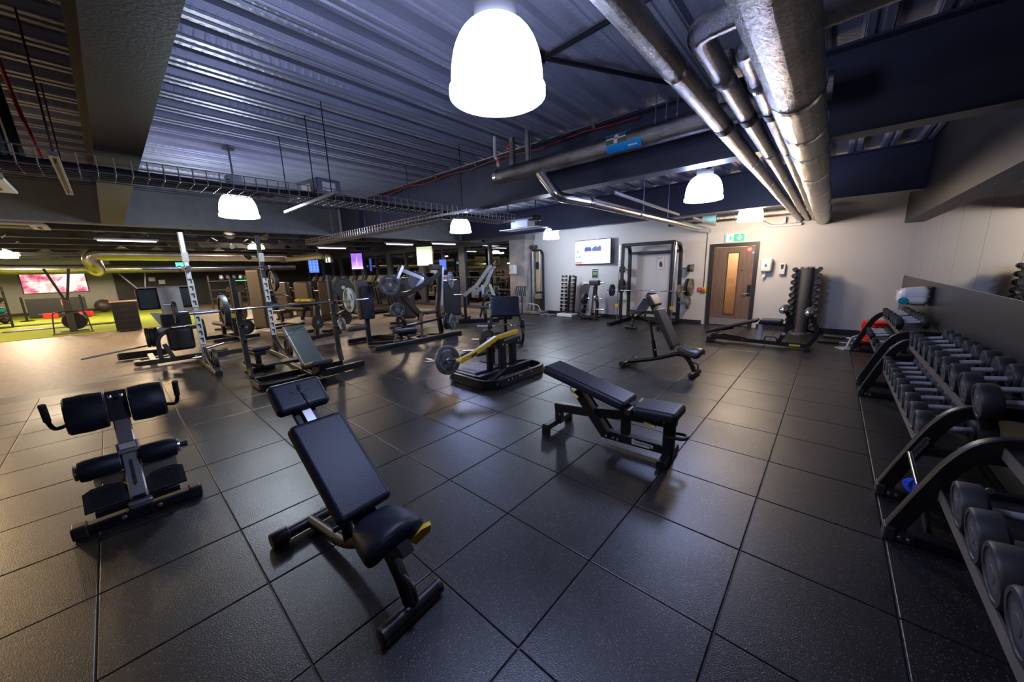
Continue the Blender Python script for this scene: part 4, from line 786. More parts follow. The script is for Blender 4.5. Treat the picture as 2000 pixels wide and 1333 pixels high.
# heavy two-pad bench with sawtooth rail
def heavy_bench(label, loc, rz):
    t = thing('heavy_adjustable_bench', label, 'bench', (*loc, 0), rz); pm = M['powder']; N = (0, 1, 0)
    ob('rear_foot', MB().bar([(0, -.215, .075), (0, .215, .075)], .055, .07, (0, 0, 1)), pm, t)
    for s in (-1, 1): ob('foot_block', MB().rbox((0, s*.205, .045), (.075, .05, .09), .008, 2), pm, t)
    ob('rear_post', MB().bar([(0.02, 0, .06), (0.02, 0, .24)], .07, .07, N), pm, t)
    ob('spine', MB().bar([(-.015, 0, .215), (.30, 0, .245), (.75, 0, .315), (1.05, 0, .33)], .065, .085, N), pm, t)
    ob('low_rail', MB().bar([(.50, 0, .085), (1.06, 0, .095)], .065, .085, N), pm, t)
    ob('mid_post', MB().bar([(.70, 0, .10), (.70, 0, .30)], .06, .075, N), pm, t)
    ob('front_post', MB().bar([(1.06, 0, .02), (1.06, 0, .40)], .07, .085, N), pm, t)
    ob('front_foot', MB().bar([(1.06, -.19, .04), (1.06, .19, .04)], .06, .065, (0, 0, 1)), pm, t)
    for s in (-1, 1): ob('strut', MB().bar([(.235, s*.05, .45), (.535, s*.05, .085)], .014, .085, N), pm, t)
    ob('strut_tube', MB().bar([(.26, 0, .43), (.52, 0, .11)], .07, .06, N), pm, t)
    A, Bq = (-.075, .665), (.745, .462)
    ob('back_pad', pad_between(A, Bq, .30, .085, .035), M['vinyl'], t); ob('seat', pad_between((.80, .448), (1.14, .462), .30, .085, .035), M['vinyl'], t)
    rot = incl(A, Bq); dn = rot @ Vector((0, 0, -1)); p0 = Vector((A[0]+.04, 0, A[1]))+dn*.10; p1 = Vector((Bq[0], 0, Bq[1]))+dn*.10
    r_ = ob('tooth_rail', MB().bar([p0+Vector((0, -.03, 0)), p1+Vector((0, -.03, 0))], .05, .035, N), pm, t)
    ob('yellow_line', MB().bar([p0+Vector((0, -.057, .012)), p1+Vector((0, -.057, .012))], .003, .006, N), M['ygrip'], r_)
    for k in range(7): q = p0.lerp(p1, .10+k*.13); ob('tooth_mark', MB().box(q+Vector((0, -.0565, -.006)), (.012, .003, .008)), M['ygrip'], r_)
    ob('hinge', MB().cyl((.775, -.17, .40), (.775, .17, .40), .026, 14), M['powder2'], t)
    ob('hinge_plate', MB().prism([(.70, .35), (.83, .35), (.81, .43), (.73, .43)], .10, (0, 0, 0), (1, 0, 0), (0, 0, 1)), pm, t)
    sr = ob('seat_rail', MB().bar([(.86, -.03, .355), (1.12, -.03, .345)], .06, .04, N), pm, t); ob('white_line', MB().bar([(.83, -.062, .372), (1.10, -.062, .362)], .003, .005, N), M['print'], sr)
    for k in range(3): ob('seat_mark', MB().box((.89+k*.07, -.0615, .345), (.014, .003, .010)), M['ygrip'], sr)
    for nm, a_, b2_ in (('seat_grip', (.885, -.085, .315), (.975, -.085, .300)), ('back_grip', (.20, -.075, .44), (.275, -.085, .395))):
        g = ob(nm, MB().cyl(a_, b2_, .013, 12), M['ygrip'], t, 'yellow lever grip')
        ob('lever_wire', MB().tube(fillet([a_, (a_[0]-.02, a_[1]+.01, a_[2]+.03), (a_[0]+.01, a_[1]+.05, a_[2]+.05)], .01, 3), .005, 6), pm, g)
    ob('end_handle', MB().tube(fillet([(1.06, -.05, .225), (1.19, -.05, .235), (1.19, .05, .235), (1.06, .05, .225)], .045, 5), .013, 8), pm, t)
    for s in ((.545, .085), (.60, .075), (.64, .07), (.06, .17)): ob('bolt', MB().lathe([(0, .006), (.010, .005), (.012, 0)], (s[0], -.058 if s[0] < .56 else -.034, s[1]), (0, -1, 0), 10), M['bolt'], t)
    bd = ob('badge', MB().prism([(-.09, -.022), (.06, -.022), (.065, -.012), (.09, -.012), (.09, .012), (.065, .016), (-.06, .016), (-.068, .024), (-.09, .024)], .004, (.86, -.0345, .092), (1, 0, 0), (0, 0, 1)), M['pale'], t)
    text('badge_text', 'TECHNOGYM', .030, M['dkprint'], bd, (.86, -.0375, .092), (1, 0, 0), (0, 0, 1), .0008, sx=.82); return t
heavy_bench('black two-pad bench with yellow grips and sawtooth rail', (-1.90, 2.77), 1.7)
# decline bench with leg rollers
t = thing('decline_bench', 'black decline bench with chrome-capped leg rollers near the door', 'bench', (-1.75, 8.145, 0)); pm = M['powder']; N = (0, 1, 0)
ob('base_rail', MB().bar([(0, 0, .085), (.55, 0, .075), (1.58, 0, .06)], .06, .075, N), pm, t); ob('rear_foot', MB().bar([(.02, -.22, .04), (.02, .22, .04)], .06, .08, (0, 0, 1)), pm, t); ob('front_foot', MB().bar([(1.57, -.24, .035), (1.57, .24, .035)], .06, .07, (0, 0, 1)), pm, t)
for s in (-1, 1): ob('foot_block', MB().rbox((.02, s*.21, .06), (.09, .05, .12), .01, 2), pm, t)
ob('long_pad', pad_between((-.075, .215), (.785, .515), .30, .055, .025), M['vinyl'], t); ob('seat', pad_between((.825, .515), (1.17, .515), .30, .085, .03), M['vinyl'], t)
ob('pad_strut', MB().bar([(.10, 0, .16), (.62, 0, .10)], .05, .05, N).bar([(.05, 0, .20), (.40, 0, .30)], .04, .03, N), pm, t); ob('silver_post', MB().bar([(.83, 0, .08), (.84, 0, .44)], .06, .075, N), M['silver'], t); ob('seat_beam', MB().bar([(.80, 0, .43), (1.22, 0, .42)], .06, .05, N), pm, t)
ob('front_strut', MB().bar([(1.14, 0, .09), (1.26, 0, .40), (1.24, 0, .50)], .06, .07, N, .05), pm, t)
for k, (P, e) in enumerate((([(1.24, 0, .44), (1.27, 0, .55), (1.17, 0, .72)], (1.17, .715)), ([(1.56, 0, .06), (1.68, 0, .30), (1.62, 0, .48), (1.525, 0, .68)], (1.525, .68)))):
    ob('roller_arm', MB().bar(P, .055, .07, N, .14, 6), pm, t)
    ob('roller_axle', MB().cyl((e[0], -.27, e[1]), (e[0], .27, e[1]), .014, 10), M['steel'], t)
    for s in (-1, 1):
        rl = ob('roller_pad', MB().lathe([(.03, 0), (.062, .006), (.066, .03), (.066, .17), (.062, .196), (.03, .2)], (e[0], s*.05, e[1]), (0, s, 0), 18), M['vinylb'], t); ob('chrome_cap', MB().lathe([(.056, 0), (.05, .018), (.03, .03), (0, .034)], (e[0], s*.25, e[1]), (0, s, 0), 18), M['chrome'], rl)
ob('carry_handle', MB().tube(fillet([(.92, -.03, .10), (.93, -.03, .19), (1.10, -.03, .18), (1.12, -.03, .10)], .04, 4), .011, 8), pm, t); ob('yellow_label', MB().b2((1.30, -.0325, .045), (1.46, -.0305, .08)), M['yellow'], t); ob('yellow_grip', MB().cyl((.13, -.05, .165), (.22, -.05, .17), .010, 8), M['ygrip'], t)
for x in (.57, 1.5): ob('bolt', MB().lathe([(0, .008), (.011, .006), (.013, 0)], (x, -.03, .085 if x < 1 else .12), (0, -1, 0), 10), M['bolt'], t)
ob('chrome_badge', MB().prism([(-.02, -.03), (.03, -.02), (.02, .03), (-.03, .02)], .004, (1.20, -.032, .26), (1, 0, 0), (0, 0, 1)), M['chrome'], t)
# roman chair / back extension bench
t = thing('back_extension_bench', 'black and steel back extension bench with roller pads at left', 'bench', (-3.34, -.10, 0), 180)
# local x points away from the camera (world -x), y = world -y
ob('base_bar', MB().bar([(0, -.295, .04), (0, .295, .04)], .07, .075, (0, 0, 1)), M['powder'], t)
for s in (-1, 1):
    ob('end_shoe', MB().rbox((0, s*.275, .045), (.085, .07, .085), .012, 2), M['powder2'], t); ob('shoe_slot', MB().b2((-.0435, s*.275-.028, .035), (-.0425, s*.275+.028, .05)), M['frame'], t); ob('base_bolt', MB().lathe([(0, .006), (.012, .004), (.015, 0)], (-.036, s*.085, .045), (-1, 0, 0), 12), M['bolt'], t)
ob('ground_spine', MB().bar([(0, 0, .045), (1.0, 0, .045)], .07, .06, (0, 1, 0)), M['powder'], t); ob('far_foot', MB().bar([(1.0, -.25, .04), (1.0, .25, .04)], .06, .07, (0, 0, 1)), M['powder'], t); ob('rear_brace', MB().bar([(.85, 0, .06), (.50, 0, .60)], .05, .06, (0, 1, 0)), M['powder'], t)
ob('column', MB().bar([(.05, 0, .07), (.47, 0, .66)], .085, .06, (0, 1, 0)), M['steel'], t)
ob('slider_box', MB().rbox((.275, 0, .40), (.085, .11, .085), .008, 2, ROT('Y', 35)), M['satin'], t, 'steel sliding box with label'); ob('slider_label', MB().box((.235, 0, .435), (.003, .08, .04), ROT('Y', 35)), mat('label_paper', (0.5, 0.4, 0.36), 0.5), t)
ob('center_slot', MB().bar([(.085, 0, .20), (.19, 0, .345)], .012, .003, (0, 1, 0)), M['frame'], t)
pr = ob('pad_bracket', MB().rbox((.43, 0, .69), (.02, .105, .22), .006, 1, ROT('Y', 25)), M['powder'], t)
for s in (-1, 1):
    for z in (-.055, .055): ob('bracket_bolt', MB().lathe([(0, .006), (.010, .004), (.012, 0)], (.418-z*.45, s*.028, .695+z*1.3), (-1, 0, .4), 10), M['bolt'], pr)
    ob('thigh_pad', MB().at(Matrix.Translation((.44, 0, .675)) @ Matrix.Rotation(math.radians(25), 4, 'Y') @ Matrix.Diagonal((.70, 1, 1, 1))).lathe([(.0, 0), (.118, .0), (.130, .008), (.137, .09), (.132, .180), (.12, .190), (0, .190)], (0, s*.055, 0), (0, s, 0), 28), M['vinyl'], t)
    ob('grip_tube', MB().tube(fillet([(.47, s*.235, .615), (.45, s*.30, .60), (.41, s*.315, .66), (.37, s*.315, .79)], .05, 5), .013, 8), M['powder'], t); ob('hand_grip', MB().tube([(.405, s*.315, .68), (.37, s*.315, .80)], .018, 10), M['rub'], t)
    ob('calf_roller', MB().lathe([(.03, 0), (.062, .004), (.071, .02), (.074, .16), (.068, .19), (.03, .2)], (.225, s*.045, .34), (0, s, 0), 20), M['vinyl'], t); ob('roller_collar', MB().lathe([(.052, 0), (.05, .012), (.03, .018)], (.235, s*.245, .335), (0, s, 0), 18), M['chrome'], t)
    foot = [(.0, 0), (.0, .15)]
    pl = [(-.02, .0), (.10, .0), (.135, .03), (.15, .09), (.145, .16), (.12, .20), (-.02, .20)]
    fp = ob('foot_plate', MB().prism([(a_, s*b2_) for a_, b2_ in (pl if s > 0 else pl[::-1])], .016, (.07, s*.045, .125), (1, 0, .75), (0, 1, 0)), M['rub'], t)
    for k in range(7): ob('grip_rib', MB().box((.07+(.005+k*.018)*.8-.008, s*.145, .125+(.005+k*.018)*.6+.010), (.006, .14, .006), ROT('Y', -37)), M['powder2'], fp)
ob('axle_end', MB().cyl((.235, -.26, .335), (.235, -.30, .335), .022, 10), M['rub'], t); ob('roller_axle', MB().cyl((.235, -.25, .335), (.235, .25, .335), .02, 10), M['powder'], t)
ob('foot_bracket', MB().b2((.0, -.2, .085), (.03, .2, .12)).b2((-.01, -.03, .07), (.06, .03, .13)), M['powder'], t)
for z in (.10, .13): ob('bracket_slot', MB().box((.02, 0, z+.02), (.012, .03, .006)), M['silver'], t)
ob('front_plate', MB().rbox((-.02, 0, .10), (.05, .12, .05), .015, 2), M['satin'], t)
# ---------------------------------------------------------------- plates, barbells, strength machines
def plate(label, c, ax, r, th, m, holes=True, group='weight plates', word=None):
    ax = Vector(ax).normalized(); t = thing('weight_plate', label, 'weight plate', c, 0, group); h = th/2
    ob('disc', MB().lathe([(.026, -h*.9), (.05, -h*.9), (.055, -h*.45), (r*.80, -h*.45), (r*.84, -h), (r*.985, -h), (r, -h*.7), (r, h*.7), (r*.985, h), (r*.84, h), (r*.80, h*.45), (.055, h*.45), (.05, h*.9), (.026, h*.9)], (0, 0, 0), ax, 32 if r > .15 else 20), m, t)
    ob('hub', MB().lathe([(.026, -h*1.02), (.040, -h*1.02), (.040, h*1.02), (.026, h*1.02)], (0, 0, 0), ax, 16), M['steel'], t)
    if holes and r > .15:
        ref = Vector((0, 0, 1)); x = ax.cross(ref).normalized(); y = ax.cross(x).normalized()
        for k in range(3):
            a0 = math.radians(90+k*120); pts = []
            for s in range(7): q = a0+math.radians(-24+8*s); pts.append((r*.70*math.cos(q), r*.70*math.sin(q)))
            for s in range(7): q = a0+math.radians(24-8*s); pts.append((r*.50*math.cos(q), r*.50*math.sin(q)))
            ob('grip_slot', MB().prism(pts, th*.56, (0, 0, 0), x, y), M['frame'], t)
        for k in range(3):
            a0 = math.radians(30+k*120); pts = []
            for s in range(9): q = a0+math.radians(-26+6.5*s); pts.append((r*.72*math.cos(q), r*.72*math.sin(q)))
            for s in range(9): q = a0+math.radians(26-6.5*s); pts.append((r*.66*math.cos(q), r*.66*math.sin(q)))
            ob('raised_mark', MB().prism(pts, th*.62, (0, 0, 0), x, y), M['silver'], t)
    return t
def barbell(label, c, ax, L=2.2, shaft=1.31, sm_=None, r=.014):
    ax = Vector(ax).normalized(); t = thing('barbell', label, 'barbell', c)
    ob('shaft', MB().cyl(-ax*shaft/2, ax*shaft/2, r, 14), M['chrome'], t)
    for s in (-1, 1):
        ob('sleeve', MB().cyl(ax*s*shaft/2, ax*s*L/2, .025, 16), M['chrome'], t); ob('collar', MB().cyl(ax*s*(shaft/2-.015), ax*s*(shaft/2+.02), .038, 16), sm_ or M['steel'], t)
    return t
X_, Y_, Z_ = (1, 0, 0), (0, 1, 0), (0, 0, 1)
# --- low lever row machine with yellow arm
t = thing('lever_row_machine', 'plate loaded lever row machine with yellow arm', 'gym machine', (-3.55, 3.7, 0)); pm = M['powder']
ob('base_loop', MB().bar([(-.38, -.62, .065), (.36, -.64, .065), (.38, .62, .065), (-.20, .64, .065), (-.20, .20, .065)], .055, .105, Z_, .22, 7) if False else MB().bar([(-.42, -.60, .07), (.37, -.63, .07), (.37, .64, .07), (-.12, .66, .07), (-.14, .1, .07)], .12, .05, Z_, .24, 7), pm, t)
ob('cross_beam', MB().bar([(.06, -.55, .09), (.06, .60, .09)], .10, .07, Z_), pm, t); ob('wedge_rail', MB().bar([(.22, -.50, .06), (.10, .05, .15)], .07, .06, X_), pm, t)
ob('side_rail', MB().bar([(-.68, -.42, .05), (-.10, -.42, .05)], .08, .06, Z_), pm, t); ob('side_rail', MB().bar([(-.68, .22, .05), (-.10, .22, .05)], .08, .06, Z_), pm, t)
fpl = ob('foot_plate', MB().rbox((-.44, -.10, .075), (.46, .50, .03), .01, 2), mat('grip_tape_plate', (0.13, 0.12, 0.17), 0.5), t); ob('plate_slot', MB().b2((-.62, -.28, .0905), (-.40, -.27, .092)).b2((-.62, -.28, .0905), (-.61, -.2, .092)), M['frame'], fpl)
for (x, y, w_, z1) in ((-.12, -.12, .09, .46), (.08, -.06, .11, .47), (-.02, .28, .11, .48)): ob('post', MB().bar([(x, y, .08), (x, y, z1)], w_*.7, w_, X_), pm, t)
ob('top_beam', MB().bar([(.05, -.16, .50), (.0, .40, .52)], .09, .08, X_), pm, t); ob('pivot', MB().cyl((-.10, -.12, .55), (.14, -.12, .55), .055, 16), pm, t)
ya = ob('lever_arm', MB().bar([(.03, -.80, .415), (.04, -.62, .455), (.05, -.14, .615)], .07, .065, X_, .05, 3), M['yellow'], t, 'yellow lever arm'); ob('arm_label', MB().box((.0665+.012, -.60, .462), (.003, .10, .03), ROT('X', 17)), M['dkprint'], ya)
ob('arm_upper', MB().bar([(.05, -.10, .615), (.03, .34, .64)], .07, .06, X_), M['yellow'], t); ob('arm_end', MB().cyl((-.02, -.81, .415), (.08, -.81, .415), .03, 12), M['yellow'], t)
ob('weight_horn', MB().cyl((.0, -.80, .43), (-.76, -.80, .28), .024, 14), M['chrome'], t)
for (p0, p1) in (((-.12, -.02, .545), (-.62, .0, .495)), ((-.20, .02, .39), (-.76, -.08, .30)), ((-.3, -.8, .33), (-1.0, -.62, .25))): ob('storage_horn', MB().cyl(p0, p1, .020, 12), M['steel'], t)
ob('pull_handle', MB().tube(fillet([(-.05, -.30, .46), (-.30, -.30, .40), (-.42, -.42, .34)], .08), .018, 10), M['rub'], t)
ob('seat_roller', MB().cyl((-.42, -.10, .31), (-.10, -.06, .40), .05, 14), M['rub'], t); ob('roller_stand', MB().bar([(-.40, .22, .07), (-.40, .22, .26)], .06, .06, X_), pm, t)
for y in (-.50, -.28, -.20, -.05, .0, .22): ob('bolt', MB().lathe([(0, .008), (.012, .005), (.014, 0)], (.395, y, .085 if y < -.1 else .095), (1, 0, 0), 10), M['bolt'], t)
for (y, z) in ((-.10, .52), (-.02, .50), (.34, .50)): ob('pivot_bolt', MB().lathe([(0, .01), (.014, .006), (.016, 0)], (.14 if y < 0 else .05, y, z), (1, 0, 0), 10), M['bolt'], t)
plate('grey weight plate on the horn of the yellow lever', (-3.55-.24, 2.9, .382), (1, 0, .2), .20, .038, M['iron'])
plate('black weight plate on the rear horn behind the yellow lever', (-3.55-.27, 3.70, .53), (1, 0, .1), .16, .045, M['rub'], False)
# --- preacher curl bench with curl bar
t = thing('preacher_bench', 'preacher curl bench with sloping black arm pad', 'bench', (-5.15, 5.55, 0), 44)
# local x along pad width, y away from camera
ob('arm_pad', MB().rbox((0, -.02, .80), (.60, .075, .50), .034, 4, ROT('X', -40)), M['vinyl'], t)
for s in (-1, 1): ob('side_tube', MB().tube(fillet([(s*.26, .02, .78), (s*.31, -.12, .55), (s*.36, -.25, .20), (s*.34, -.20, .05), (s*.34, .25, .05)], .12, 5), .03, 10), pm, t)
ob('base_tube', MB().tube(fillet([(-.36, .25, .045), (.36, .25, .045)], .1), .03, 10).cyl((-.36, -.20, .045), (.36, -.20, .045), .03, 10).cyl((0, -.2, .045), (0, 1.0, .045), .03, 10).cyl((-.25, 1.0, .04), (.25, 1.0, .04), .03, 10), pm, t)
ob('seat', MB().rbox((0, .75, .47), (.36, .32, .08), .03, 3), M['vinyl'], t); ob('seat_post', MB().cyl((0, .75, .05), (0, .75, .44), .03, 10), pm, t); ob('pad_post', MB().cyl((0, .25, .05), (0, .06, .68), .03, 10), pm, t)
for s in (-1, 1): ob('bar_catch', MB().prism([(0, 0), (.04, 0), (.04, .10), (.02, .14), (0, .12)], .03, (s*.33, -.03, .72), (0, 1, 0), (0, 0, 1)), M['pale'], t); ob('low_hook', MB().prism([(0, 0), (.06, 0), (.06, .05), (.045, .05), (.045, .015), (0, .015)], .03, (s*.30, -.22, .38), (0, -1, 0), (0, 0, 1)), pm, t)
t = thing('curl_bar', 'wavy chrome curl bar hung low on the preacher bench', 'curl bar', (-5.06, 5.46, .41), 46)
P = [(-.60, 0, 0), (-.30, 0, 0), (-.22, 0, 0), (-.14, 0, -.035), (-.07, 0, .03), (0, 0, .02), (.07, 0, .03), (.14, 0, -.035), (.22, 0, 0), (.30, 0, 0), (.60, 0, 0)]
ob('wavy_shaft', MB().tube(fillet(P, .04, 4), .013, 10), M['chrome'], t)
for s in (-1, 1): ob('bar_sleeve', MB().cyl((s*.30, 0, 0), (s*.60, 0, 0), .022, 12), M['chrome'], t)
d_ = Vector((math.cos(math.radians(46)), math.sin(math.radians(46)), 0))
plate('small black plate on the right end of the curl bar', Vector((-5.06, 5.46, .41))+d_*.36, d_, .115, .05, M['rub'], False); plate('small black plate on the left end of the curl bar', Vector((-5.06, 5.46, .41))-d_*.36, d_, .115, .05, M['rub'], False)
# --- incline press bench with barbell
t = thing('incline_press_bench', 'incline press station with tall black uprights and sloping grey-green pad', 'bench', (-6.35, 1.83, 0))
for s in (-1, 1): 
    up_ = ob('upright', MB().bar([(.0, s*.655, 1.57), (.0, s*.655, .95), (.06, s*.655, .25), (.12, s*.655, .10)], .06, .085, Y_, .14, 6), pm, t)
    for z in (1.12, .90, .68): ob('bar_hook', MB().prism([(0, 0), (.075, 0), (.09, .05), (.075, .055), (.06, .02), (0, .025)], .05, (.04, s*.655, z-.04), (1, 0, 0), (0, 0, 1)), M['powder2'], up_); ob('hook_bolt', MB().lathe([(0, .01), (.014, .006), (.016, 0)], (.0, s*.655-.031, z+.03), (0, -1, 0), 10), M['bolt'], up_)
    ob('white_strip', MB().b2((.036, s*.655+.005, .52), (.0375+.01, s*.655+.024, .78)), M['pale'], up_)
ob('yellow_label', MB().b2((.155, -.69, .16), (.158, -.66, .26)), M['yellow'], t)
ob('base_frame', MB().bar([(.12, -.655, .06), (.62, -.65, .06), (.62, -.10, .06)], .09, .06, Z_, .12, 5).bar([(.12, .655, .06), (.10, -.655, .06)], .09, .06, Z_), pm, t)
ob('spine', MB().bar([(.0, 0, .10), (1.05, 0, .07)], .09, .07, Z_), pm, t); ob('front_foot', MB().bar([(.62, -.2, .07), (.50, .85, .07)], .10, .08, Z_), pm, t); ob('rear_rail', MB().bar([(-.70, -.30, .12), (-.45, .35, .12)], .07, .07, Z_).bar([(-.60, 0, .10), (.0, 0, .10)], .08, .07, Z_), pm, t)
ob('spotter_step', MB().rbox((-.50, -.05, .15), (.26, .62, .03), .008, 1), M['powder2'], t)
gv = mat('grey_green_vinyl', (0.055, 0.068, 0.066), 0.36, bs=0.25, bscale=120)
bp = ob('back_pad', pad_between((.07, .80), (.76, .30), .30, .07, .025), gv, t); ob('pad_wrap', pad_between((.065, .808), (.25, .674), .306, .078, .02), gv, bp)
for k in range(7): ob('wrap_crease', MB().tube([(.15, 0, .752), (.15+.07*math.cos(k), .12*math.sin(k*.9+.4), .752-.07*math.cos(k)*.73)], .003, 4), gv, bp)
ob('seat', pad_between((.74, .31), (1.10, .40), .30, .07, .03), gv, t); ob('seat_side', MB().prism([(.66, .08), (1.04, .22), (1.08, .33), (.78, .25)], .08, (0, 0, 0), X_, Z_), pm, t); ob('pad_post', MB().bar([(.30, 0, .10), (.28, 0, .56)], .07, .07, Y_).bar([(.80, 0, .08), (.82, 0, .28)], .07, .07, Y_), pm, t)
barbell('chrome barbell racked on the incline press uprights', (-6.27, 1.87, 1.125), Y_, 2.45, 1.62)
plate('dark bumper plate on the near end of the incline press barbell', (-6.27, 1.01, 1.125), Y_, .215, .065, M['iron'], False)
plate('pale spoked plate on the far end of the incline press barbell', (-6.27, 2.76, 1.125), Y_, .215, .045, M['ironl'])
plate('smaller pale plate stored low on the far incline press upright', (-6.36, 2.62, .72), Y_, .115, .035, M['ironl'], False)
# --- squat rack with perforated pale strips
t = thing('squat_rack', 'tall squat rack with white notched strips on both posts', 'squat rack', (-8.32, 1.5, 0))
for s in (-1, 1):
    y = s*.55
    p_ = ob('post', MB().bar([(0, y, .0), (-.02, y, 2.35)], .07, .085, Y_), M['silver'] if s < 0 else M['powder2'], t)
    for z0, z1 in ((.42, .98), (1.08, 1.55), (1.86, 2.02)):
        st_ = ob('notched_strip', MB().b2((.045, y-.04, z0), (.056, y+.04, z1)), M['pale'], p_)
        if z0 < 1.8:
            for k in range(4): ob('notch', MB().prism([(-.025, .04), (.02, .04), (.02, -.04), (.0, -.04), (.0, .01), (-.025, .01)], .004, (.058, y, z0+.08+k*.125), (0, 1, 0), Z_), M['dkprint'], p_)
    ob('side_foot', MB().bar([(-.9, y, .05), (.85, y*.98, .05), (.98, y*.98, .03)], .10, .09, Y_), M['powder2'], t); ob('curved_gusset', MB().bar([(.05, y, .34), (.30, y, .16), (.72, y, .07)], .06, .07, Y_, .2, 6), M['powder2'], t)
    ob('bar_catch', MB().prism([(0, 0), (.12, 0), (.12, .09), (.10, .09), (.09, .03), (0, .03)], .06, (.05, y, 1.70), X_, Z_), pm, t); ob('band_peg', MB().cyl((.05, y-.06, .2), (.05, y-.18, .2), .02, 10), M['chrome'], t); ob('plate_peg', MB().cyl((-.25, y+s*.03, 1.0), (-.25, y+s*.28, 1.0), .024, 12), M['chrome'], t)
ob('rear_tie', MB().bar([(-.85, -.55, .06), (-.85, .55, .06)], .09, .07, Z_), M['powder2'], t)
barbell('long chrome barbell high in the squat rack', (-8.24, 1.5, 1.755), Y_, 2.2, 1.31)
for k, (y, r_) in enumerate(((.70, .19), (2.26, .21), (2.30, .16))): plate(['black plate stored on the near squat rack post', 'black plate stored on the far squat rack post', 'smaller black plate beside it on the far squat rack post'][k], (-8.57, y, 1.48 if k else 1.0), Y_, r_, .05, M['rub'], False)
for k, y in enumerate((1.0, 2.12)): plate(['black plate leaning low inside the squat rack gusset', 'black plate standing low beside the far squat rack foot'][k], (-7.75, y, .20), Y_, .18, .05, M['rub'], False)
# low flat bench in the squat rack
t = thing('machine_seat', 'small black seat on a post behind the near press upright', 'bench', (-7.12, 1.48, 0), 10)
ob('pad', MB().rbox((0, 0, .40), (.42, .28, .07), .03, 3), M['vinyl'], t)
for x in (0.0,): ob('leg', MB().bar([(x, 0, .03), (x, 0, .40)], .07, .07, X_), pm, t); ob('foot', MB().bar([(x, -.22, .03), (x, .22, .03)], .06, .06, Z_), pm, t)
ob('seat_carriage', MB().rbox((0, 0, .32), (.26, .18, .08), .02, 2), M['powder2'], t); ob('adjust_lever', MB().cyl((.05, -.1, .28), (.05, -.22, .26), .012, 8), M['ygrip'], t); ob('rail', MB().bar([(-.5, 0, .09), (.15, 0, .09)], .08, .07, Y_), pm, t)
# --- hack squat style machine facing away
t = thing('hack_machine', 'plate loaded hack machine with grey back panel facing the camera', 'gym machine', (-9.5, .78, 0))
ob('base', MB().bar([(-.1, -.66, .06), (.12, -.66, .06), (.12, .62, .06), (-.1, .66, .06)], .09, .10, Z_, .08, 4).bar([(-.75, -.45, .06), (.1, -.45, .06)], .09, .09, Z_).bar([(-.75, .45, .06), (.1, .45, .06)], .09, .09, Z_), M['powder2'], t)
ob('grey_panel', MB().rbox((.03, -.03, 1.17), (.04, .32, .52), .012, 2, ROT('Y', -8)), M['grey'], t); ob('black_pad', MB().rbox((-.10, -.30, 1.22), (.10, .36, .40), .04, 3), M['vinyl'], t); ob('right_pad', MB().rbox((-.10, .22, 1.22), (.10, .26, .40), .04, 3), M['vinyl'], t); ob('tan_top', MB().b2((-.14, -.42, 1.425), (.0, .34, 1.445)), mat('tan_edge', (0.30, 0.23, 0.16), 0.5), t)
ob('shoulder_shield', MB().prism([(-.36, .98), (-.12, .92), (-.10, .62), (-.30, .50), (-.36, .58), (-.24, .70)], .12, (-.05, 0, 0), Y_, Z_), M['grey'], t); ob('dark_box', MB().b2((-.12, -.22, .68), (.05, .20, .91)), pm, t); ob('sled', MB().rbox((-.05, .0, .42), (.35, .38, .44), .06, 3), M['rub'], t)
ob('curved_leg', MB().bar([(.10, -.34, .08), (.08, -.34, .50), (.0, -.14, .62), (.0, .30, .62)], .06, .07, X_, .16, 6), M['powder2'], t); ob('strut', MB().bar([(.08, -.18, .10), (.05, -.26, .36)], .07, .07, X_), M['powder2'], t)
ob('weight_peg', MB().cyl((.06, .02, 1.10), (.06, -.16, 1.10), .02, 10), M['chrome'], t); ob('weight_peg', MB().cyl((.08, .10, .66), (.08, -.10, .66), .022, 10), M['chrome'], t); ob('long_rail', MB().bar([(.1, -1.30, .28), (-.3, -.35, .34)], .03, .03, X_), M['steel'], t); ob('chrome_slider', MB().cyl((.16, .20, .16), (.16, .62, .24), .025, 10), M['chrome'], t); ob('yellow_bracket', MB().prism([(0, 0), (.10, .08), (.12, .14), (.08, .14), (.0, .06)], .03, (-.05, -.46, .56), Y_, Z_), M['yellow'], t)
for k in range(3): plate(['black plate nearest the end of the hack machine horn', 'middle black plate of three on the hack machine horn', 'innermost black plate of three on the hack machine horn'][k], (-9.62, .33+k*.06, .50), Y_, .19, .05, M['rub'], False)
plate('black plate low on the right of the hack machine', (-9.4, 1.12, .58), Y_, .20, .05, M['rub'], False)
ob2 = thing('weight_sled', 'low dark storage beam lying behind the hack machine', 'beam', (-10.6, .25, 0)); ob('beam', MB().bar([(0, -.35, .07), (.1, .35, .07)], .14, .13, Z_), M['powder2'], ob2); ob('cap', MB().rbox((0, -.36, .07), (.15, .03, .13), .01, 1), M['satin'], ob2)
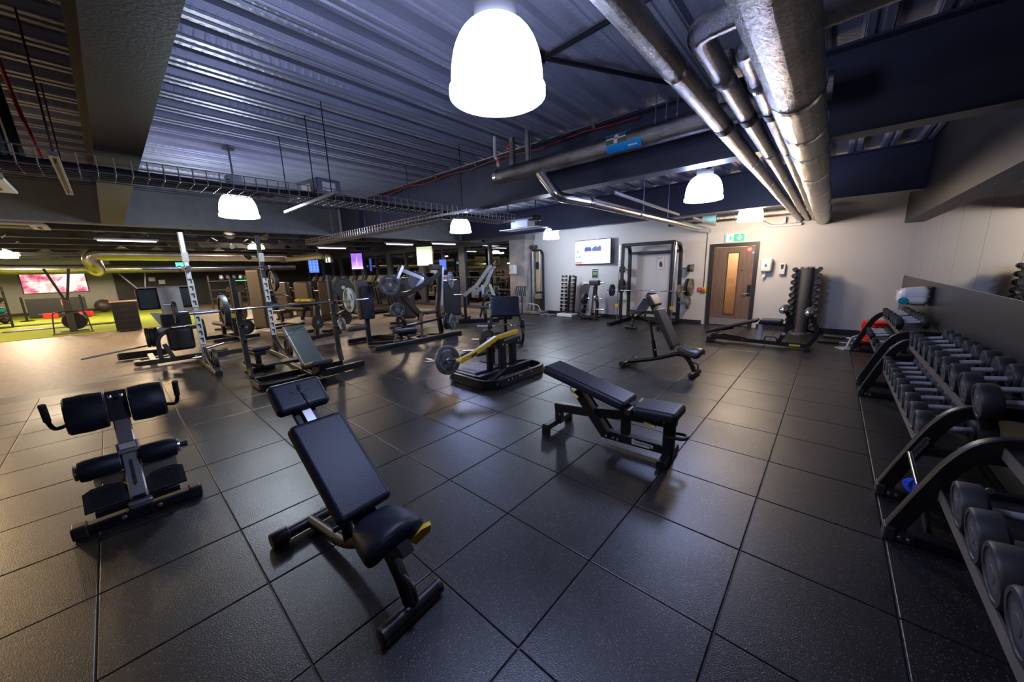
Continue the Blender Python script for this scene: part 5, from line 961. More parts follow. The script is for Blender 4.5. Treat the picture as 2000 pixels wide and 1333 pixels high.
# --- cluster: plate loaded chest press
t = thing('chest_press_machine', 'large plate loaded press machine with silver arms before the windows', 'gym machine', (-7.2, 4.6, 0))
ob('base_front', MB().bar([(.31, -1.17, .05), (.32, 1.12, .05)], .09, .09, Z_), pm, t); ob('base_left', MB().bar([(-.98, -1.15, .05), (-.95, -.4, .05), (.30, -.1, .05)], .09, .09, Z_, .1, 4), pm, t); ob('base_mid', MB().bar([(-1.1, .2, .05), (.3, .25, .05)], .09, .09, Z_), pm, t); ob('base_curve', MB().bar([(-.3, -1.0, .05), (.15, -.35, .05), (-.2, .4, .05), (.25, .75, .05)], .06, .07, Z_, .3, 6), pm, t)
ob('right_post', MB().bar([(.0, .77, .05), (-.03, .72, .70), (.02, .86, 1.72)], .09, .10, X_, .15, 5), pm, t); rp_ = ob('silver_rail', MB().bar([(.055, .80, .75), (.07, .90, 1.68)], .014, .05, X_), M['silver'], t); ob('post_head', MB().rbox((-.02, .70, 1.68), (.16, .24, .14), .03, 2), pm, t)
ob('silver_arm', MB().bar([(-.30, -.10, 1.66), (.0, .34, 1.42), (-.05, .08, 1.12)], .05, .09, X_, .05, 3), M['silver'], t); ob('silver_arm', MB().bar([(-.30, .1, 1.0), (-.25, .35, 1.2)], .05, .08, X_), M['silver'], t)
ob('dark_arm', MB().bar([(.05, .78, 1.50), (.0, -.05, 1.10), (-.05, -.55, 1.08)], .08, .10, X_, .15, 4), pm, t); ob('thick_arm', MB().bar([(-.10, -.40, 1.28), (-.10, -.05, .90), (-.05, .25, .52)], .10, .13, X_, .15, 4), pm, t); ob('upper_link', MB().bar([(-.1, -.72, 1.42), (-.1, -.3, 1.40), (-.2, -.05, 1.72)], .07, .08, X_, .08, 4), M['satin'], t)
for k in range(5): ob('chain_link', MB().box((-.06, -.32+k*.05, 1.38+k*.03), (.03, .03, .025), ROT('X', 30)), M['satin'], t)
ob('brown_pad', MB().rbox((-.40, -.98, 1.02), (.12, .26, .86), .04, 3), M['brown'], t); ob('navy_pad', MB().rbox((-.28, -.92, .95), (.08, .24, .72), .03, 3), M['vinyl'], t); ob('seat', MB().rbox((-.55, -1.18, .42), (.50, .42, .11), .04, 3), M['vinylb'], t); ob('seat_post', MB().bar([(-.35, -.95, .05), (-.35, -.95, .95)], .08, .09, X_), pm, t)
ob('right_seat', MB().rbox((-.15, .45, .62), (.5, .3, .09), .03, 3), M['vinylb'], t); ob('foot_step', MB().bar([(.0, -.35, .05), (.02, -.42, .35), (.1, .1, .40), (.0, .72, .42)], .07, .05, X_, .12, 5), pm, t); ob('weight_horn', MB().cyl((.05, .9, 1.35), (.35, 1.08, 1.36), .024, 12).cyl((.05, .85, .30), (.22, 1.02, .30), .024, 12).cyl((-.15, -.72, 1.31), (.20, -.62, 1.33), .024, 12).cyl((-.2, -.6, .77), (.20, -.5, .77), .024, 12), M['chrome'], t)
ob('curved_support', MB().bar([(-.1, -.55, .75), (.12, -.35, .60), (.05, -.25, .30), (.12, -.2, .05)], .07, .07, X_, .18, 6), pm, t); ob('front_fork', MB().bar([(.15, -.62, .06), (.1, -.5, .30)], .05, .05, X_).bar([(.1, .12, .06), (.05, .18, .62)], .06, .06, X_), M['brown'], t); ob('front_roller', MB().cyl((.05, -.55, .28), (.1, -.05, .26), .09, 16), pm, t)
v = Vector((.85, .5, 0)).normalized()
plate('big dark plate high on the left of the press machine', (-7.05, 3.99, 1.32), (.85, -.35, 0), .215, .05, M['iron']); plate('smaller dark plate below it on the press machine', (-7.05, 4.12, .77), (.9, -.3, 0), .16, .06, M['iron'], True)
plate('dark plate high on the right post of the press machine', (-7.0, 5.60, 1.36), v, .20, .04, M['iron']); plate('dark plate low on the right post of the press machine, outer', (-7.0, 5.58, .32), v, .20, .045, M['iron']); plate('dark plate low on the right post of the press machine, inner', (-7.12, 5.50, .34), v, .20, .045, M['rub'], False)
plate('large dark plate half hidden behind the silver arms', (-7.6, 5.05, 1.36), (.7, -.7, 0), .22, .05, M['iron'], False)
plate('large black plate seen behind the brown pad', (-8.3, 3.55, 1.28), (.8, -.6, 0), .22, .05, M['rub'], False)
# --- lever machine with grey arms beside the windows
t = thing('incline_lever_machine', 'lever machine with two long grey arms beside the windows', 'gym machine', (-8.1, 7.55, 0), 43)
for k, dx in enumerate((0, .27)): ob('grey_arm', MB().bar([(-.46+dx, .1*k, .82), (-.05+dx, .1*k, 1.12), (.36+dx*.4, .1*k, 1.66), (.44+dx*.4, .1*k, 1.68)], .09, .11, Y_, .08, 3), M['grey'], t); ob('hand_tip', MB().tube(fillet([(.40+dx*.4, .1*k, 1.68), (.50+dx*.4, -.02+.1*k, 1.70), (.62+dx*.3, .1*k, 1.69)], .05), .015, 8), M['powder'], t)
ob('post', MB().bar([(-.44, 0, .05), (-.44, 0, .80)], .08, .08, Y_), pm, t); ob('base', MB().bar([(-.65, -.12, .05), (.6, -.12, .05)], .10, .09, Z_).bar([(-.6, -.12, .05), (-.4, .7, .05)], .09, .09, Z_).bar([(.5, -.12, .05), (.5, .8, .05)], .09, .09, Z_), pm, t); ob('pale_cam', MB().prism([(0, 0), (.10, .02), (.04, .28), (-.04, .30)], .03, (.12, -.05, .84), X_, Z_).prism([(.28, -.02), (.40, -.04), (.28, .30), (.20, .32)], .03, (.12, -.05, .84), X_, Z_), M['pale'], t); ob('frame_arch', MB().bar([(.0, .2, .1), (.2, .2, .88), (.62, .2, .86), (.72, .2, .1)], .07, .06, Y_, .12, 5), pm, t); ob('seat', MB().rbox((.2, .3, .42), (.4, .36, .1), .03, 3), gv, t); ob('back_rest', MB().rbox((.55, .35, .8), (.1, .3, .5), .03, 3), M['vinyl'], t); ob('weight_horn', MB().cyl((-.46, 0, .86), (-.75, -.05, .86), .02, 10), M['chrome'], t)
plate('dark plate beside the grey lever arms', (-7.78, 7.55, .85), (.6, .8, 0), .17, .08, M['iron'], False); plate('dark plate low on the grey lever machine', (-7.75, 7.45, .30), (.6, .8, 0), .19, .07, M['rub'], False)
# --- dual pulley tower on the white wall
t = thing('cable_tower', 'tall cable pulley tower with silver columns on the white wall', 'gym machine', (-7.75, 10.0, 0))
ob('silver_column', MB().bar([(-.13, 0, .12), (-.13, 0, 2.16)], .06, .08, X_), M['silver'], t); ob('shroud', MB().rbox((.08, .08, 1.14), (.20, .16, 2.05), .02, 2), M['steel'], t); ob('black_column', MB().bar([(.27, .05, .05), (.27, .05, 2.05), (.18, .05, 2.18), (-.16, .05, 2.20)], .07, .07, Y_, .05, 3), pm, t)
for x in (-.16, .03): ob('pulley', MB().lathe([(0, -.02), (.075, -.02), (.06, 0), (.075, .02), (0, .02)], (x, -.02, 2.30), X_, 18), M['powder2'], t)
for k in range(14): ob('weight_block', MB().b2((-.02, -.03, .16+k*.045), (.18, .10, .20+k*.045)), M['powder2'], t)
ob('label_panel', MB().b2((.0, -.012, 1.55), (.12, -.004, 1.80)), M['dkprint'], t); ob('base', MB().rbox((.05, -.05, .06), (.66, .50, .12), .03, 2), M['satin'], t); ob('carriage', MB().rbox((.12, -.06, .62), (.30, .14, .20), .03, 2), M['satin'], t)
ob('cable', MB().tube([(-.13, -.1, 2.2), (-.24, -.14, 1.5), (-.27, -.16, .80)], .006, 6), M['redc'], t); ob('front_handle', MB().tube(fillet([(-.2, -.25, .08), (-.12, -.3, .38), (.3, -.3, .34), (.40, -.28, .1)], .08), .018, 8), M['steel'], t)
t = thing('cable_attachments', 'bunch of chrome cable handles hanging by the pulley tower', 'handles', (-8.2, 9.68, 0)); ob('hook_rail', MB().b2((-.25, .04, .93), (.2, .07, .97)), pm, t)
for k in range(9): x = -.22+k*.05; ob('handle', MB().tube(fillet([(x, .02, .94), (x-.03, -.02, .70-.03*(k % 3)), (x+.05, -.02, .66-.05*(k % 4)), (x+.01, .02, .94)], .03, 3), .012, 6), M['satin'] if k % 2 else M['rub'], t)
ob('stand', MB().cyl((.0, .05, 0), (.0, .05, .95), .02, 8), pm, t)
t = thing('floor_attachments', 'cable bars and handles lying on the floor by the wall', 'handles', (-7.15, 9.75, 0))
for k in range(5): ob('loose_bar', MB().tube(fillet([(-.3+k*.15, -.15, .03), (-.15+k*.15, .0, .05), (.05+k*.12, .1*(k % 2), .03)], .05), .016, 8), M['steel'] if k % 2 else M['rub'], t)
# --- small chrome dumbbell tower
def small_db(label, c, ax, L, r, m, group):
    ax = Vector(ax).normalized(); o = thing('dumbbell', label, 'dumbbell', c, 0, group); h = L/2
    ob('handle', MB().cyl(-ax*h*.6, ax*h*.6, .014, 8), M['chrome'], o)
    for s in (-1, 1): ob('head', MB().lathe([(r*.7, 0), (r, .01), (r, h*.5), (r*.7, h*.55)], ax*s*h*.45, ax*s, 10), m, o)
    return o
t = thing('dumbbell_tower', 'narrow upright tower of small chrome dumbbells by the wall', 'rack', (-6.38, 9.88, 0)); ob('tray', MB().rbox((0, 0, .05), (.58, .42, .10), .02, 2), M['white'], t); ob('column', MB().bar([(-.06, .10, .08), (.03, .10, 1.30)], .06, .06, Y_).bar([(.16, .12, .08), (.24, .12, 1.30)], .05, .05, Y_), M['powder'], t)
for k in range(10):
    for s in (-1, 1): ob('cradle', MB().b2((s*.14-.1+.05*k/10, -.08, .17+k*.12), (s*.14+.1+.05*k/10, .10, .18+k*.12)), pm, t)
rows_ = ['lowest', 'second', 'third', 'fourth', 'fifth', 'sixth', 'seventh', 'eighth', 'ninth', 'top']
for k in range(10):
    for s in (-1, 1): small_db('small chrome dumbbell on the %s level of the tower, %s side' % (rows_[k], 'left' if s < 0 else 'right'), (-6.38+s*.14+.05*k/10, 9.86, .225+k*.12), X_, .25-.006*k, .046-.0018*k, M['powder'], 'small dumbbells on the tower')
# --- board and plate tree by the wall
t = thing('balance_board', 'tall grey padded board with a red stripe leaning at the wall', 'board', (-5.86, 10.02, 0), 8); ob('board', MB().rbox((0, .05, .54), (.34, .07, 1.06), .16, 6) if False else MB().prism([(-.17, 0), (.17, 0)]+[(.17*math.cos(math.radians(a_)), .86+.17*math.sin(math.radians(a_))) for a_ in range(0, 181, 15)], .07, (0, .08, .02), X_, (0, .10, 1)), M['powder2'], t); ob('red_stripe', MB().bar([(-.01, .035, .18), (.01, .075, .84)], .035, .006, (0, 1, -.1)), M['red'], t)
t = thing('plate_tree', 'black wheeled plate tree with pegs against the white wall', 'rack', (-5.40, 9.72, 0)); ob('base', MB().b2((-.38, -.18, .05), (.26, .22, .10)), pm, t)
for x in (-.30, .18): ob('castor', MB().cyl((x, -.17, .035), (x, -.11, .035), .035, 10), M['rub'], t)
ob('slab', MB().prism([(-.26, .10), (-.08, .10), (.02, .98), (-.10, .98)], .10, (0, .1, 0), X_, Z_), M['grey'], t); ob('curved_post', MB().bar([(.10, .1, .10), (.14, .1, .45), (.06, .1, .72), (.08, .1, 1.08)], .08, .09, Y_, .2, 5), pm, t); ob('top_block', MB().rbox((.06, .05, 1.10), (.34, .16, .16), .04, 3), M['powder2'], t)
for (x, z, l) in ((.1, .62, .22), (.1, .30, .3), (.18, 1.10, .2), (-.1, .30, -.2), (-.1, .62, -.2), (-.1, 1.08, -.2)): ob('peg', MB().cyl((x, .05, z), (x+l, .03, z), .022, 10), M['chrome'], t)
plate('black plate on the middle left peg of the plate tree', (-5.66, 9.74, .62), X_, .17, .09, M['rub'], False); plate('black plate on the bottom left peg of the plate tree', (-5.68, 9.74, .30), X_, .13, .08, M['rub'], False); plate('small grey plate ring on the right of the plate tree', (-5.27, 9.74, .64), X_, .10, .05, M['satin'], False)
# --- squat cage with counterweighted bar against the wall
t = thing('squat_cage', 'black squat cage with guided barbell against the white wall', 'squat rack', (-3.72, 9.52, 0)); w_ = .66
for s in (-1, 1):
    x = s*w_
    fp_ = ob('front_post', MB().bar([(x, 0, .03), (x, .06, 2.14)], .075, .075, X_), pm, t)
    for k in range(16): ob('peg_hole', MB().cyl((x-s*.043, .004+.027*k/16*2, .42+k*.105), (x-s*.0445, .004+.027*k/16*2, .42+k*.105), .013, 8), M['dkprint'] if s < 0 else M['dkprint'], fp_)
    ob('guide_rod', MB().cyl((x-s*(-.085), -.03, .12), (x-s*(-.085), .03, 2.12), .015, 10), M['chrome'], t)
    ob('rear_post', MB().bar([(x+s*.04, .62, .03), (x+s*.03, .60, 1.95), (x+s*.02, .50, 2.09), (x, .05, 2.13)], .085, .085, X_, .14, 5), pm, t)
    ob('floor_rail', MB().bar([(x, -.72, .05), (x, .66, .05)], .085, .08, Z_), pm, t); ob('yellow_sleeve', MB().b2((x-s*(-.085)-.045, -.075, .44), (x-s*(-.085)+.045, .005, .52)), M['yellow'], t)
    for z in (1.47, .98, .57): ob('storage_peg', MB().cyl((x+s*.06, .58, z), (x+s*.34, .56, z), .022, 10), M['satin'], t)
ob('top_front', MB().bar([(-w_, .06, 2.13), (w_, .06, 2.13)], .085, .085, Z_), pm, t); ob('top_rear', MB().bar([(-w_, .60, 1.92), (w_, .60, 1.92)], .07, .07, Z_), pm, t); ob('bottom_rear', MB().bar([(-w_, .62, .25), (w_, .62, .25)], .085, .11, Z_), pm, t)
barbell('thin barbell across the squat cage front', (-3.72, 9.46, .91), X_, 2.1, 1.36, M['powder'])
for k, (x, z, r_, m_, y_) in enumerate(((-4.62, .91, .165, M['rub'], 9.46), (-2.82, .91, .165, M['tanplate'], 9.46), (-2.72, .98, .225, M['tanplate'], 10.08), (-2.80, .98, .225, M['rub'], 10.08), (-2.76, .57, .16, M['tanplate'], 10.08), (-2.72, 1.47, .10, M['tanplate'], 10.08), (-2.80, 1.47, .09, M['rub'], 10.08), (-4.63, 1.0, .215, M['rub'], 10.1), (-4.60, 1.47, .10, M['rub'], 10.1), (-4.66, 1.47, .09, M['rub'], 10.1))):
    plate(['black plate on the left end of the cage barbell', 'worn plate on the right end of the cage barbell', 'large worn plate on the right rear cage post, outer', 'large black plate on the right rear cage post, inner', 'worn plate on the lowest right cage peg', 'small worn plate on the top right cage peg', 'small black plate on the top right cage peg', 'large black plate on the left rear cage post', 'small black plate on the top left cage peg, inner', 'small black plate on the top left cage peg, outer'][k], (x, y_, z), X_, r_, .05, m_, False)
# ---------------------------------------------------------------- dumbbell racks along the right wall
def rnd_db(label, c, r, hl, gap, tilt, group):
    o = thing('dumbbell', label, 'dumbbell', c, 0, group); rot = ROT('Y', -tilt); ax = rot @ Vector((1, 0, 0))
    ob('handle', MB().cyl(-ax*(gap/2+.01), ax*(gap/2+.01), .017, 12), M['grip'], o)
    for s in (-1, 1):
        hd_ = ob('head', MB().lathe([(r*.55, -.012), (r*.6, 0), (r*.94, 0), (r, .008), (r, hl-.010), (r*.95, hl), (r*.80, hl), (r*.78, hl-.004)], ax*s*gap/2, ax*s, 24), M['dbrub'], o)
        ob('end_face', MB().lathe([(r*.80, hl-.005), (r*.30, hl-.003), (r*.28, hl-.0005), (0, hl-.0005)], ax*s*gap/2, ax*s, 24), M['dbface'], hd_)
    return o
def rack_side(t, y):
    f_ = ob('side_frame', MB().bar([(.415, y, .05), (.50, y, .30), (.585, y, .53), (.665, y, .655), (.80, y, .69), (1.02, y, .69)], .05, .075, Y_, .10, 5), M['powder'], t)
    ob('floor_rail', MB().bar([(.42, y, .035), (1.02, y, .035)], .06, .06, Y_), M['powder'], t); ob('rear_post', MB().bar([(1.0, y, .04), (1.0, y, .69)], .05, .06, Y_), M['powder'], t)
    ob('foot_bracket', MB().rbox((.405, y, .04), (.05, .085, .08), .01, 2).b2((.43, y-.036, .012), (.50, y-.030, .055)), M['powder2'], t)
    for x in (.445, .48): ob('bolt', MB().lathe([(0, .006), (.009, .004), (.011, 0)], (x, y-.037, .033), (0, -1, 0), 10), M['bolt'], t)
    ob('top_bolt', MB().lathe([(0, .008), (.014, .006), (.017, 0)], (.80, y-.026, .70), (0, -1, 0), 12), M['bolt'], t); ob('shelf_bolt', MB().lathe([(0, .008), (.014, .006), (.017, 0)], (.70, y-.026, .43), (0, -1, 0), 12), M['bolt'], t); ob('shelf_arm', MB().bar([(.55, y, .37), (1.0, y, .42)], .045, .06, Y_), M['powder'], t)
    return f_
SL_U, SL_L = ((.715, .655), (1.03, .70)), ((.555, .365), (.90, .41))
def db_rack(label, ya, yb_, badge):
    t = thing('dumbbell_rack', label, 'rack', (0, 0, 0), 0, 'two-tier dumbbell racks')
    fa = rack_side(t, ya); fb = rack_side(t, yb_)
    for nm, ((x0, z0), (x1, z1)) in (('upper_shelf', SL_U), ('lower_shelf', SL_L)):
        s_ = ob(nm, MB().bar([(x0, yb_, z0), (x1, yb_, z1)], .002, .01, Y_) if False else MB().prism([(x0, z0), (x1, z1), (x1, z1-.02), (x0, z0-.045)], abs(ya-yb_)-.05, (0, (ya+yb_)/2, 0), X_, Z_), M['powder2'], t)
        ob('shelf_lip', MB().b2((x0-.008, min(ya, yb_)+.03, z0-.045), (x0, max(ya, yb_)-.03, z0+.008)), mat('shelf_edge', (0.10, 0.085, 0.075), 0.45) if 'shelf_edge' not in bpy.data.materials else bpy.data.materials['shelf_edge'], s_)
        k = int((max(ya, yb_)-min(ya, yb_))/.14)
        for i in range(1, k): ob('shelf_rivet', MB().lathe([(0, .004), (.006, .003), (.007, 0)], (x0+.03, min(ya, yb_)+i*.14, z0+.005), (0, 0, 1), 8), M['bolt'], s_)
    if badge:
        bd = ob('badge', MB().prism([(-.075, -.018), (.05, -.018), (.055, -.01), (.075, -.01), (.075, .010), (.055, .014), (-.05, .014), (-.056, .02), (-.075, .02)], .004, (.535, yb_-.027, .395), (.36, 0, .93), (-.93, 0, .36)), M['satin'], t)
        text('badge_text', 'TECHNOGYM', .025, M['dkprint'], bd, (.535, yb_-.030, .395), (.36, 0, .93), (-.93, 0, .36), .0008, sx=.8)
    return t
db_rack('black two-tier dumbbell rack farthest along the right wall', 8.46, 6.18, False)
db_rack('black two-tier dumbbell rack in the middle of the right wall', 5.66, 3.26, True)
db_rack('black two-tier dumbbell rack nearest the camera at right edge', 2.74, .35, False)
ORD = ['first', 'second', 'third', 'fourth', 'fifth', 'sixth', 'seventh', 'eighth', 'ninth', 'tenth', 'eleventh', 'twelfth']
def fill(shelf, ys_, r0, r1, which, rackname):
    (x0, z0), (x1, z1) = shelf; sl = math.degrees(math.atan2(z1-z0, x1-x0)); n_ = len(ys_)
    for i, y in enumerate(ys_):
        r = r0+(r1-r0)*i/max(1, n_-1); hl = .046+.55*(r-.05); gap = .165; tot = gap+2*hl; xc = x0-.025+tot/2*math.cos(math.radians(sl))
        zc = z0+(xc-x0)*(z1-z0)/(x1-x0)+r+.004
        rnd_db('round black dumbbell, %s from far end, %s shelf of the %s rack' % (ORD[i], which, rackname), (xc, y, zc), r, hl, gap, sl, 'round dumbbells on the %s rack' % rackname)
fill(SL_U, [8.30, 8.10, 7.90, 7.70, 7.36, 7.16, 6.96, 6.76], .062, .078, 'upper', 'farthest')
fill(SL_L, [8.25, 8.05, 7.85, 7.6, 7.0, 6.5], .045, .06, 'lower', 'farthest')
fill(SL_U, [5.50, 5.26, 5.02, 4.77, 4.52, 4.26, 4.00, 3.73, 3.45, 3.15], .078, .105, 'upper', 'middle')
fill(SL_L, [5.48, 5.26, 5.05, 4.84, 4.62, 4.39, 4.15, 3.90, 3.64, 3.42], .078, .105, 'lower', 'middle')
fill(SL_L, [2.36, 2.12, 1.88, 1.64, 1.40], .108, .114, 'lower', 'nearest')
# things between the racks
t = thing('cable_attachment', 'chrome cable handle wrapped with a blue cloth between the racks', 'handle', (.47, 3.0, .0)); ob('chrome_bar', MB().cyl((.0, .05, .42), (.06, -.08, .20), .012, 10), M['chrome'], t); ob('lower_tube', MB().cyl((.06, -.08, .20), (.10, -.14, .03), .016, 10), M['rub'], t)
bl = MB()
for k in range(5): a_ = k*1.3; bl.tube(fillet([(.03, 0, .27), (.03+.05*math.cos(a_), .04*math.sin(a_)-.02, .24), (.05+.03*math.cos(a_+1), -.05, .20), (.045, -.055, .27)], .03, 3), .010, 6)
bl.tube(fillet([(.05, -.06, .25), (.03, -.09, .18), (.045, -.10, .08)], .04, 4), .013, 6); ob('blue_cloth', bl, M['blue'], t)
t = thing('floor_bar', 'black padded bar lying on the floor below the red stack', 'bar', (.26, 8.95, 0), -6); ob('bar_shaft', MB().cyl((-.25, 0, .04), (.62, 0, .04), .022, 10), M['steel'], t); ob('bar_sleeve', MB().cyl((-.32, 0, .04), (-.02, 0, .04), .036, 12), M['rub'], t)
t = thing('floor_bar', 'second black bar lying on the floor by the baseboard', 'bar', (.30, 9.5, 0), -14); ob('bar_shaft', MB().cyl((-.20, 0, .05), (.5, 0, .05), .022, 10), M['steel'], t); ob('bar_sleeve', MB().cyl((-.3, 0, .05), (.05, 0, .05), .04, 12), M['rub'], t)
for k in range(8):
    o = ob('red_bumper', MB().lathe([(.05, 0), (.18, 0), (.195, .008), (.198, .022), (.195, .036), (.18, .044), (.05, .044)], (.70+.004*math.sin(k*2), 9.05+.004*math.cos(k*3), .10+k*.046), Z_, 28), M['red']); tag(o, 'red rubber disc, %s from the bottom of the stack behind the rack' % ORD[k], 'weight disc', 'stack of red discs')
t = thing('disc_trolley', 'low black trolley under the stack of red discs', 'trolley', (.70, 9.05, 0)); ob('deck', MB().rbox((0, 0, .075), (.46, .46, .045), .01, 1), M['powder'], t)
for x in (-.18, .18):
    for y in (-.18, .18): ob('castor', MB().cyl((x-.015, y, .028), (x+.015, y, .028), .028, 10), M['rub'], t)
t = thing('barbell_jack', 'white T-shaped metal jack handle behind the far rack', 'tool', (.60, 8.72, 0), 30); ob('tube', MB().cyl((-.25, 0, .20), (.08, 0, .34), .022, 10), M['silver'], t); ob('cross_head', MB().cyl((.06, -.07, .34), (.10, .07, .35), .026, 10), M['silver'], t); ob('base_tube', MB().cyl((-.25, 0, .20), (-.30, 0, .02), .022, 10).b2((-.42, -.12, 0), (-.2, .12, .02)), M['silver'], t)
# --- upright dumbbell stand beside the door
t = thing('upright_dumbbell_stand', 'tall grey upright stand with two columns of round dumbbells', 'rack', (-.40, 9.93, 0)); 
ob('round_column', MB().lathe([(.12, 0), (.12, 1.40), (.10, 1.41), (0, 1.41)], (0, 0, .02), Z_, 24), mat('satin_grey_column', (0.10, 0.095, 0.09), 0.35, 0.3), t); ob('flat_panel', MB().b2((-.20, -.03, .10), (.20, .03, 1.40)), M['powder2'], t); ob('chrome_cap', MB().lathe([(.125, 0), (.125, .025), (0, .03)], (0, 0, 1.42), Z_, 24), M['chrome'], t); ob('base_disc', MB().lathe([(.22, 0), (.22, .025), (.14, .04), (0, .04)], (0, 0, 0), Z_, 28), M['satin'], t)
for k in range(10):
    r = .070-.0030*k; z = .17+k*.136
    for s in (-1, 1):
        ob('cradle', MB().b2((s*.20-.03, -.06, z-r-.012), (s*.20+.03, .06, z-r-.004)), M['powder'], t)
        rnd = thing('dumbbell', 'brownish round dumbbell on the %s level of the upright stand, %s side' % (rows_[k], 'left' if s < 0 else 'right'), 'dumbbell', (-.40+s*.205, 9.91, z), 0, 'round dumbbells on the upright stand')
        ob('handle', MB().cyl((0, -.09, 0), (0, .09, 0), .014, 8), M['chrome'], rnd)
        for q in (-1, 1): ob('head', MB().lathe([(r*.6, 0), (r, .008), (r, .06), (r*.85, .068), (r*.8, .066), (0, .066)], (0, q*.065, 0), (0, q, 0), 18), M['vinylb'], rnd)
ob('foot_bar', MB().bar([(.10, -.14, .02), (.10, -.14, .75)], .03, .03, Y_), M['powder'], t)
# ---------------------------------------------------------------- machines beyond the squat rack, towards the windows
def selector(label, x, y, rz, hgt=1.5, m=None, stripe=True, pads=None):
    t = thing('selector_machine', label, 'gym machine', (x, y, 0), rz, 'weight stack machines'); m = m or M['brown']
    sh = ob('shield', MB().rbox((0, .35, hgt/2+.04), (.58, .20, hgt-.06), .08, 4), m, t)
    if stripe: ob('silver_stripe', MB().rbox((.20, .246, hgt/2+.02), (.12, .012, hgt-.22), .005, 1), M['silver'], sh)
    ob('badge', MB().rbox((-.05, .247, hgt*.82), (.14, .01, .03), .004, 1), M['silver'], sh); ob('base', MB().bar([(-.35, .35, .04), (-.35, -.75, .04)], .07, .07, Z_).bar([(.35, .35, .04), (.35, -.75, .04)], .07, .07, Z_).bar([(-.35, -.7, .04), (.35, -.7, .04)], .07, .07, Z_), M['powder2'], t)
    ob('seat', MB().rbox((0, -.30, .48), (.40, .42, .10), .04, 3), pads or M['vinylb'], t); ob('seat_post', MB().bar([(0, -.30, .05), (0, -.28, .44)], .08, .08, X_), M['powder2'], t); ob('back_rest', MB().rbox((0, -.02, .86), (.36, .10, .62), .04, 3, ROT('X', -10)), pads or M['vinylb'], t)
    for s in (-1, 1): ob('lever', MB().tube(fillet([(s*.30, .25, 1.05), (s*.38, -.15, 1.02), (s*.36, -.45, .90)], .12), .025, 8), M['satin'], t); ob('grip', MB().cyl((s*.36, -.42, .91), (s*.35, -.55, .86), .022, 8), M['rub'], t)
    return t
SEL = [(-12.7, 3.2, 205, 1.80, 'tall bronze shielded machine behind the squat rack posts', None), (-12.6, 5.05, 215, 1.36, 'bronze and silver machine nearest the incline press plate', None), (-13.6, 4.65, 215, 1.36, 'bronze and silver machine, middle of the row behind the press', None), (-14.8, 4.35, 215, 1.36, 'bronze and silver machine, farthest of the row behind the press', None), (-10.6, 6.6, 230, 1.40, 'dark bronze machine between the press and the windows', None), (-11.2, 8.6, 240, 1.40, 'dark machine standing right against the windows', M['grey']), (-9.9, 7.9, 235, 1.30, 'dark machine left of the grey lever arms', M['powder2'])]
for x, y, rz, h_, lb, m_ in SEL: selector(lb, x, y, rz, h_, m_)
t = thing('hip_machine', 'plate loaded machine with yellow sleeves behind the incline press', 'gym machine', (-10.0, 3.2, 0), 20)
ob('base', MB().bar([(-.6, -.3, .05), (.6, -.3, .05)], .09, .09, Z_).bar([(-.5, -.3, .05), (-.5, .6, .05)], .09, .09, Z_).bar([(.5, -.3, .05), (.5, .6, .05)], .09, .09, Z_), pm, t); ob('post', MB().bar([(.35, .0, .08), (.35, .1, .98)], .09, .10, X_), pm, t); ob('cross_tube', MB().cyl((-.6, .05, .82), (.5, .05, .88), .05, 12), pm, t); ob('pad', MB().rbox((-.2, .0, .74), (.75, .22, .12), .05, 3), M['vinyl'], t); ob('deck', MB().rbox((-.35, .1, .42), (.62, .5, .03), .01, 1, ROT('X', 8)), mat('pale_deck', (0.34, 0.29, 0.24), 0.5), t); ob('strut', MB().bar([(-.5, .2, .08), (-.1, .1, .7)], .07, .07, Y_), pm, t)
for x in (-.20, .02, .20): ob('yellow_sleeve', MB().cyl((x-.085, .05, .945+.01*x), (x+.085, .05, .95+.01*x), .045, 12), M['yellow'], t)
plate('black plate hanging low on the yellow sleeved machine', (-9.45, 3.3, .42), (.9, .4, 0), .17, .05, M['rub'], False)
t = thing('plate_machine', 'dark plate loaded machine with yellow frame behind the bumper plate', 'gym machine', (-11.6, 1.9, 0), 10); ob('yellow_frame', MB().bar([(-.4, 0, .62), (.4, 0, .62)], .10, .12, Z_), M['yellow'], t); ob('base', MB().bar([(-.55, 0, .05), (.55, 0, .05)], .10, .09, Z_).bar([(-.4, -.5, .05), (-.4, .5, .05)], .09, .09, Z_).bar([(.4, -.5, .05), (.4, .5, .05)], .09, .09, Z_), pm, t); ob('post', MB().bar([(-.35, 0, .08), (-.35, 0, .60)], .08, .08, X_), pm, t); ob('post', MB().bar([(.35, 0, .08), (.35, 0, .60)], .08, .08, X_), pm, t); ob('roller', MB().cyl((-.4, -.15, .42), (.4, -.15, .42), .06, 12), M['rub'], t)
plate('black plate standing in the yellow framed machine', (-11.3, 2.2, .30), (.9, .2, 0), .2, .06, M['rub'], False); plate('another black plate standing in the yellow framed machine', (-11.9, 2.15, .30), (.9, .2, 0), .2, .06, M['rub'], False)
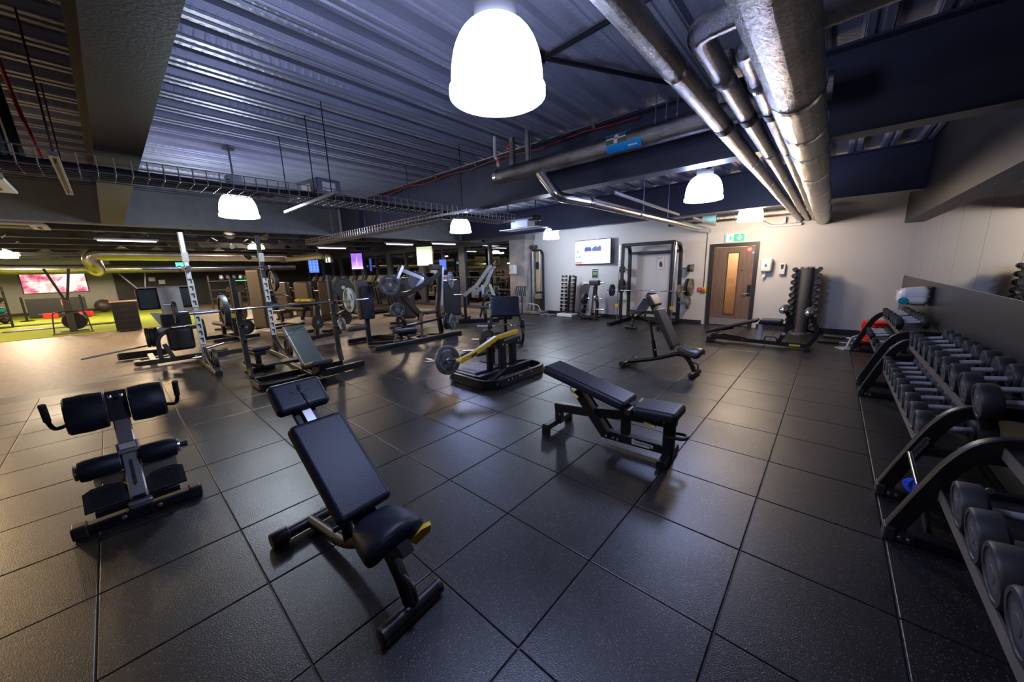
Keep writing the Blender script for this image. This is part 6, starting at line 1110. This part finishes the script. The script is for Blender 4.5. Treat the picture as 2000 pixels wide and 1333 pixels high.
# cardio machines with consoles
def cardio():
    t = thing('treadmill', 'x', 'treadmill', (0, 0, 0)); ob('deck', MB().rbox((0, 0, .12), (.80, 1.9, .16), .05, 3), M['powder2'], t); ob('belt', MB().b2((-.27, -.9, .19), (.27, .75, .205)), M['rub'], t)
    for s in (-1, 1): ob('upright', MB().bar([(s*.38, .75, .15), (s*.36, .62, 1.25)], .06, .12, X_), M['powder2'], t); ob('hand_rail', MB().tube(fillet([(s*.36, .62, 1.12), (s*.36, .1, .98)], .1), .025, 8), M['rub'], t)
    ob('console', MB().rbox((0, .68, 1.34), (.72, .08, .38), .04, 3, ROT('X', -28)), M['powder'], t); ob('console_screen', MB().rbox((0, .632, 1.36), (.40, .01, .26), .004, 1, ROT('X', -28)), mat('console_glow', (0.05, 0.05, 0.05), 0.3, emit=(0.5, 0.33, 0.12), es=0.08), t); return t
c0 = cardio()
CT = [(-13.8-.95*k, 7.3) for k in range(10)]
for k, (x, y) in enumerate(CT):
    lb = '%s treadmill from the right in the row facing the windows' % ORD[k]
    if k == 0: c0.location = (x, y, 0); c0.rotation_euler = (0, 0, 0); c0['label'] = lb; c0['group'] = 'row of treadmills'
    else: dup(c0, (x, y, 0), 0, lb, 'row of treadmills')
def bike():
    t = thing('exercise_bike', 'x', 'bike', (0, 0, 0)); ob('frame', MB().bar([(0, -.5, .05), (0, .5, .05)], .06, .07, Z_).bar([(0, -.25, .05), (0, -.32, .80)], .07, .07, X_).bar([(0, .3, .05), (0, .42, 1.05)], .07, .08, X_).bar([(0, -.28, .40), (0, .32, .50)], .07, .08, X_), M['powder2'], t); ob('flywheel', MB().cyl((-.04, .45, .32), (.04, .45, .32), .24, 20), M['powder'], t); ob('saddle', MB().rbox((0, -.34, .86), (.18, .28, .08), .04, 3), M['rub'], t); ob('handlebar', MB().tube(fillet([(-.2, .15, 1.10), (-.2, .4, 1.05), (.2, .4, 1.05), (.2, .15, 1.10)], .06), .018, 8), M['rub'], t); ob('console', MB().rbox((0, .48, 1.20), (.26, .04, .20), .01, 1, ROT('X', -25)), M['powder'], t); ob('foot', MB().b2((-.25, -.53, 0), (.25, -.45, .06)).b2((-.25, .45, 0), (.25, .53, .06)), M['powder2'], t); return t
k0 = bike()
BK = [(-9.6, 5.6, 60), (-10.6, 4.3, 40), (-12.3, 7.2, 20), (-15.6, 2.9, 60), (-14.2, 2.4, 60)]
for k, (x, y, rz) in enumerate(BK):
    lb = ['dark exercise bike right behind the press machine', 'dark exercise bike left of the press machine brown pad', 'dark exercise bike under the pale green screen', 'dark exercise bike beyond the tall bronze machine', 'dark exercise bike farthest behind the squat rack'][k]
    if k == 0: k0.location = (x, y, 0); k0.rotation_euler = (0, 0, math.radians(rz)); k0['label'] = lb; k0['group'] = 'exercise bikes'
    else: dup(k0, (x, y, 0), rz, lb, 'exercise bikes')
# dark rack of small weights on the far black wall
t = thing('wall_shelf', 'black shelf rack with green lit edge on the far black wall', 'rack', (-24.0, 5.0, 0), 90)
for z in (.5, .95, 1.4): ob('shelf', MB().b2((-1.6, -.2, z), (1.6, .2, z+.04)), M['powder2'], t)
for x in (-1.55, 0, 1.55): ob('upright', MB().bar([(x, 0, 0), (x, 0, 1.7)], .07, .07, X_), M['powder2'], t)
ob('green_edge', MB().b2((-.6, -.212, 1.40), (1.2, -.202, 1.43)), emis('green_led', (0.05, 0.8, 0.25), 1.5), t)
for k in range(8):
    o = ob('kettlebell', MB().ball((-24.0, 4.0+k*.28, 1.56), .11, 12, 8).tube(arc((-24.0, 4.0+k*.28, 1.64), .07, 0, 180, 8, (0, 1, 0)), .018, 6), M['rub'] if k % 3 else M['satin']); tag(o, '%s kettlebell from the left on the top far shelf' % ORD[k], 'kettlebell', 'kettlebells on the far shelf')
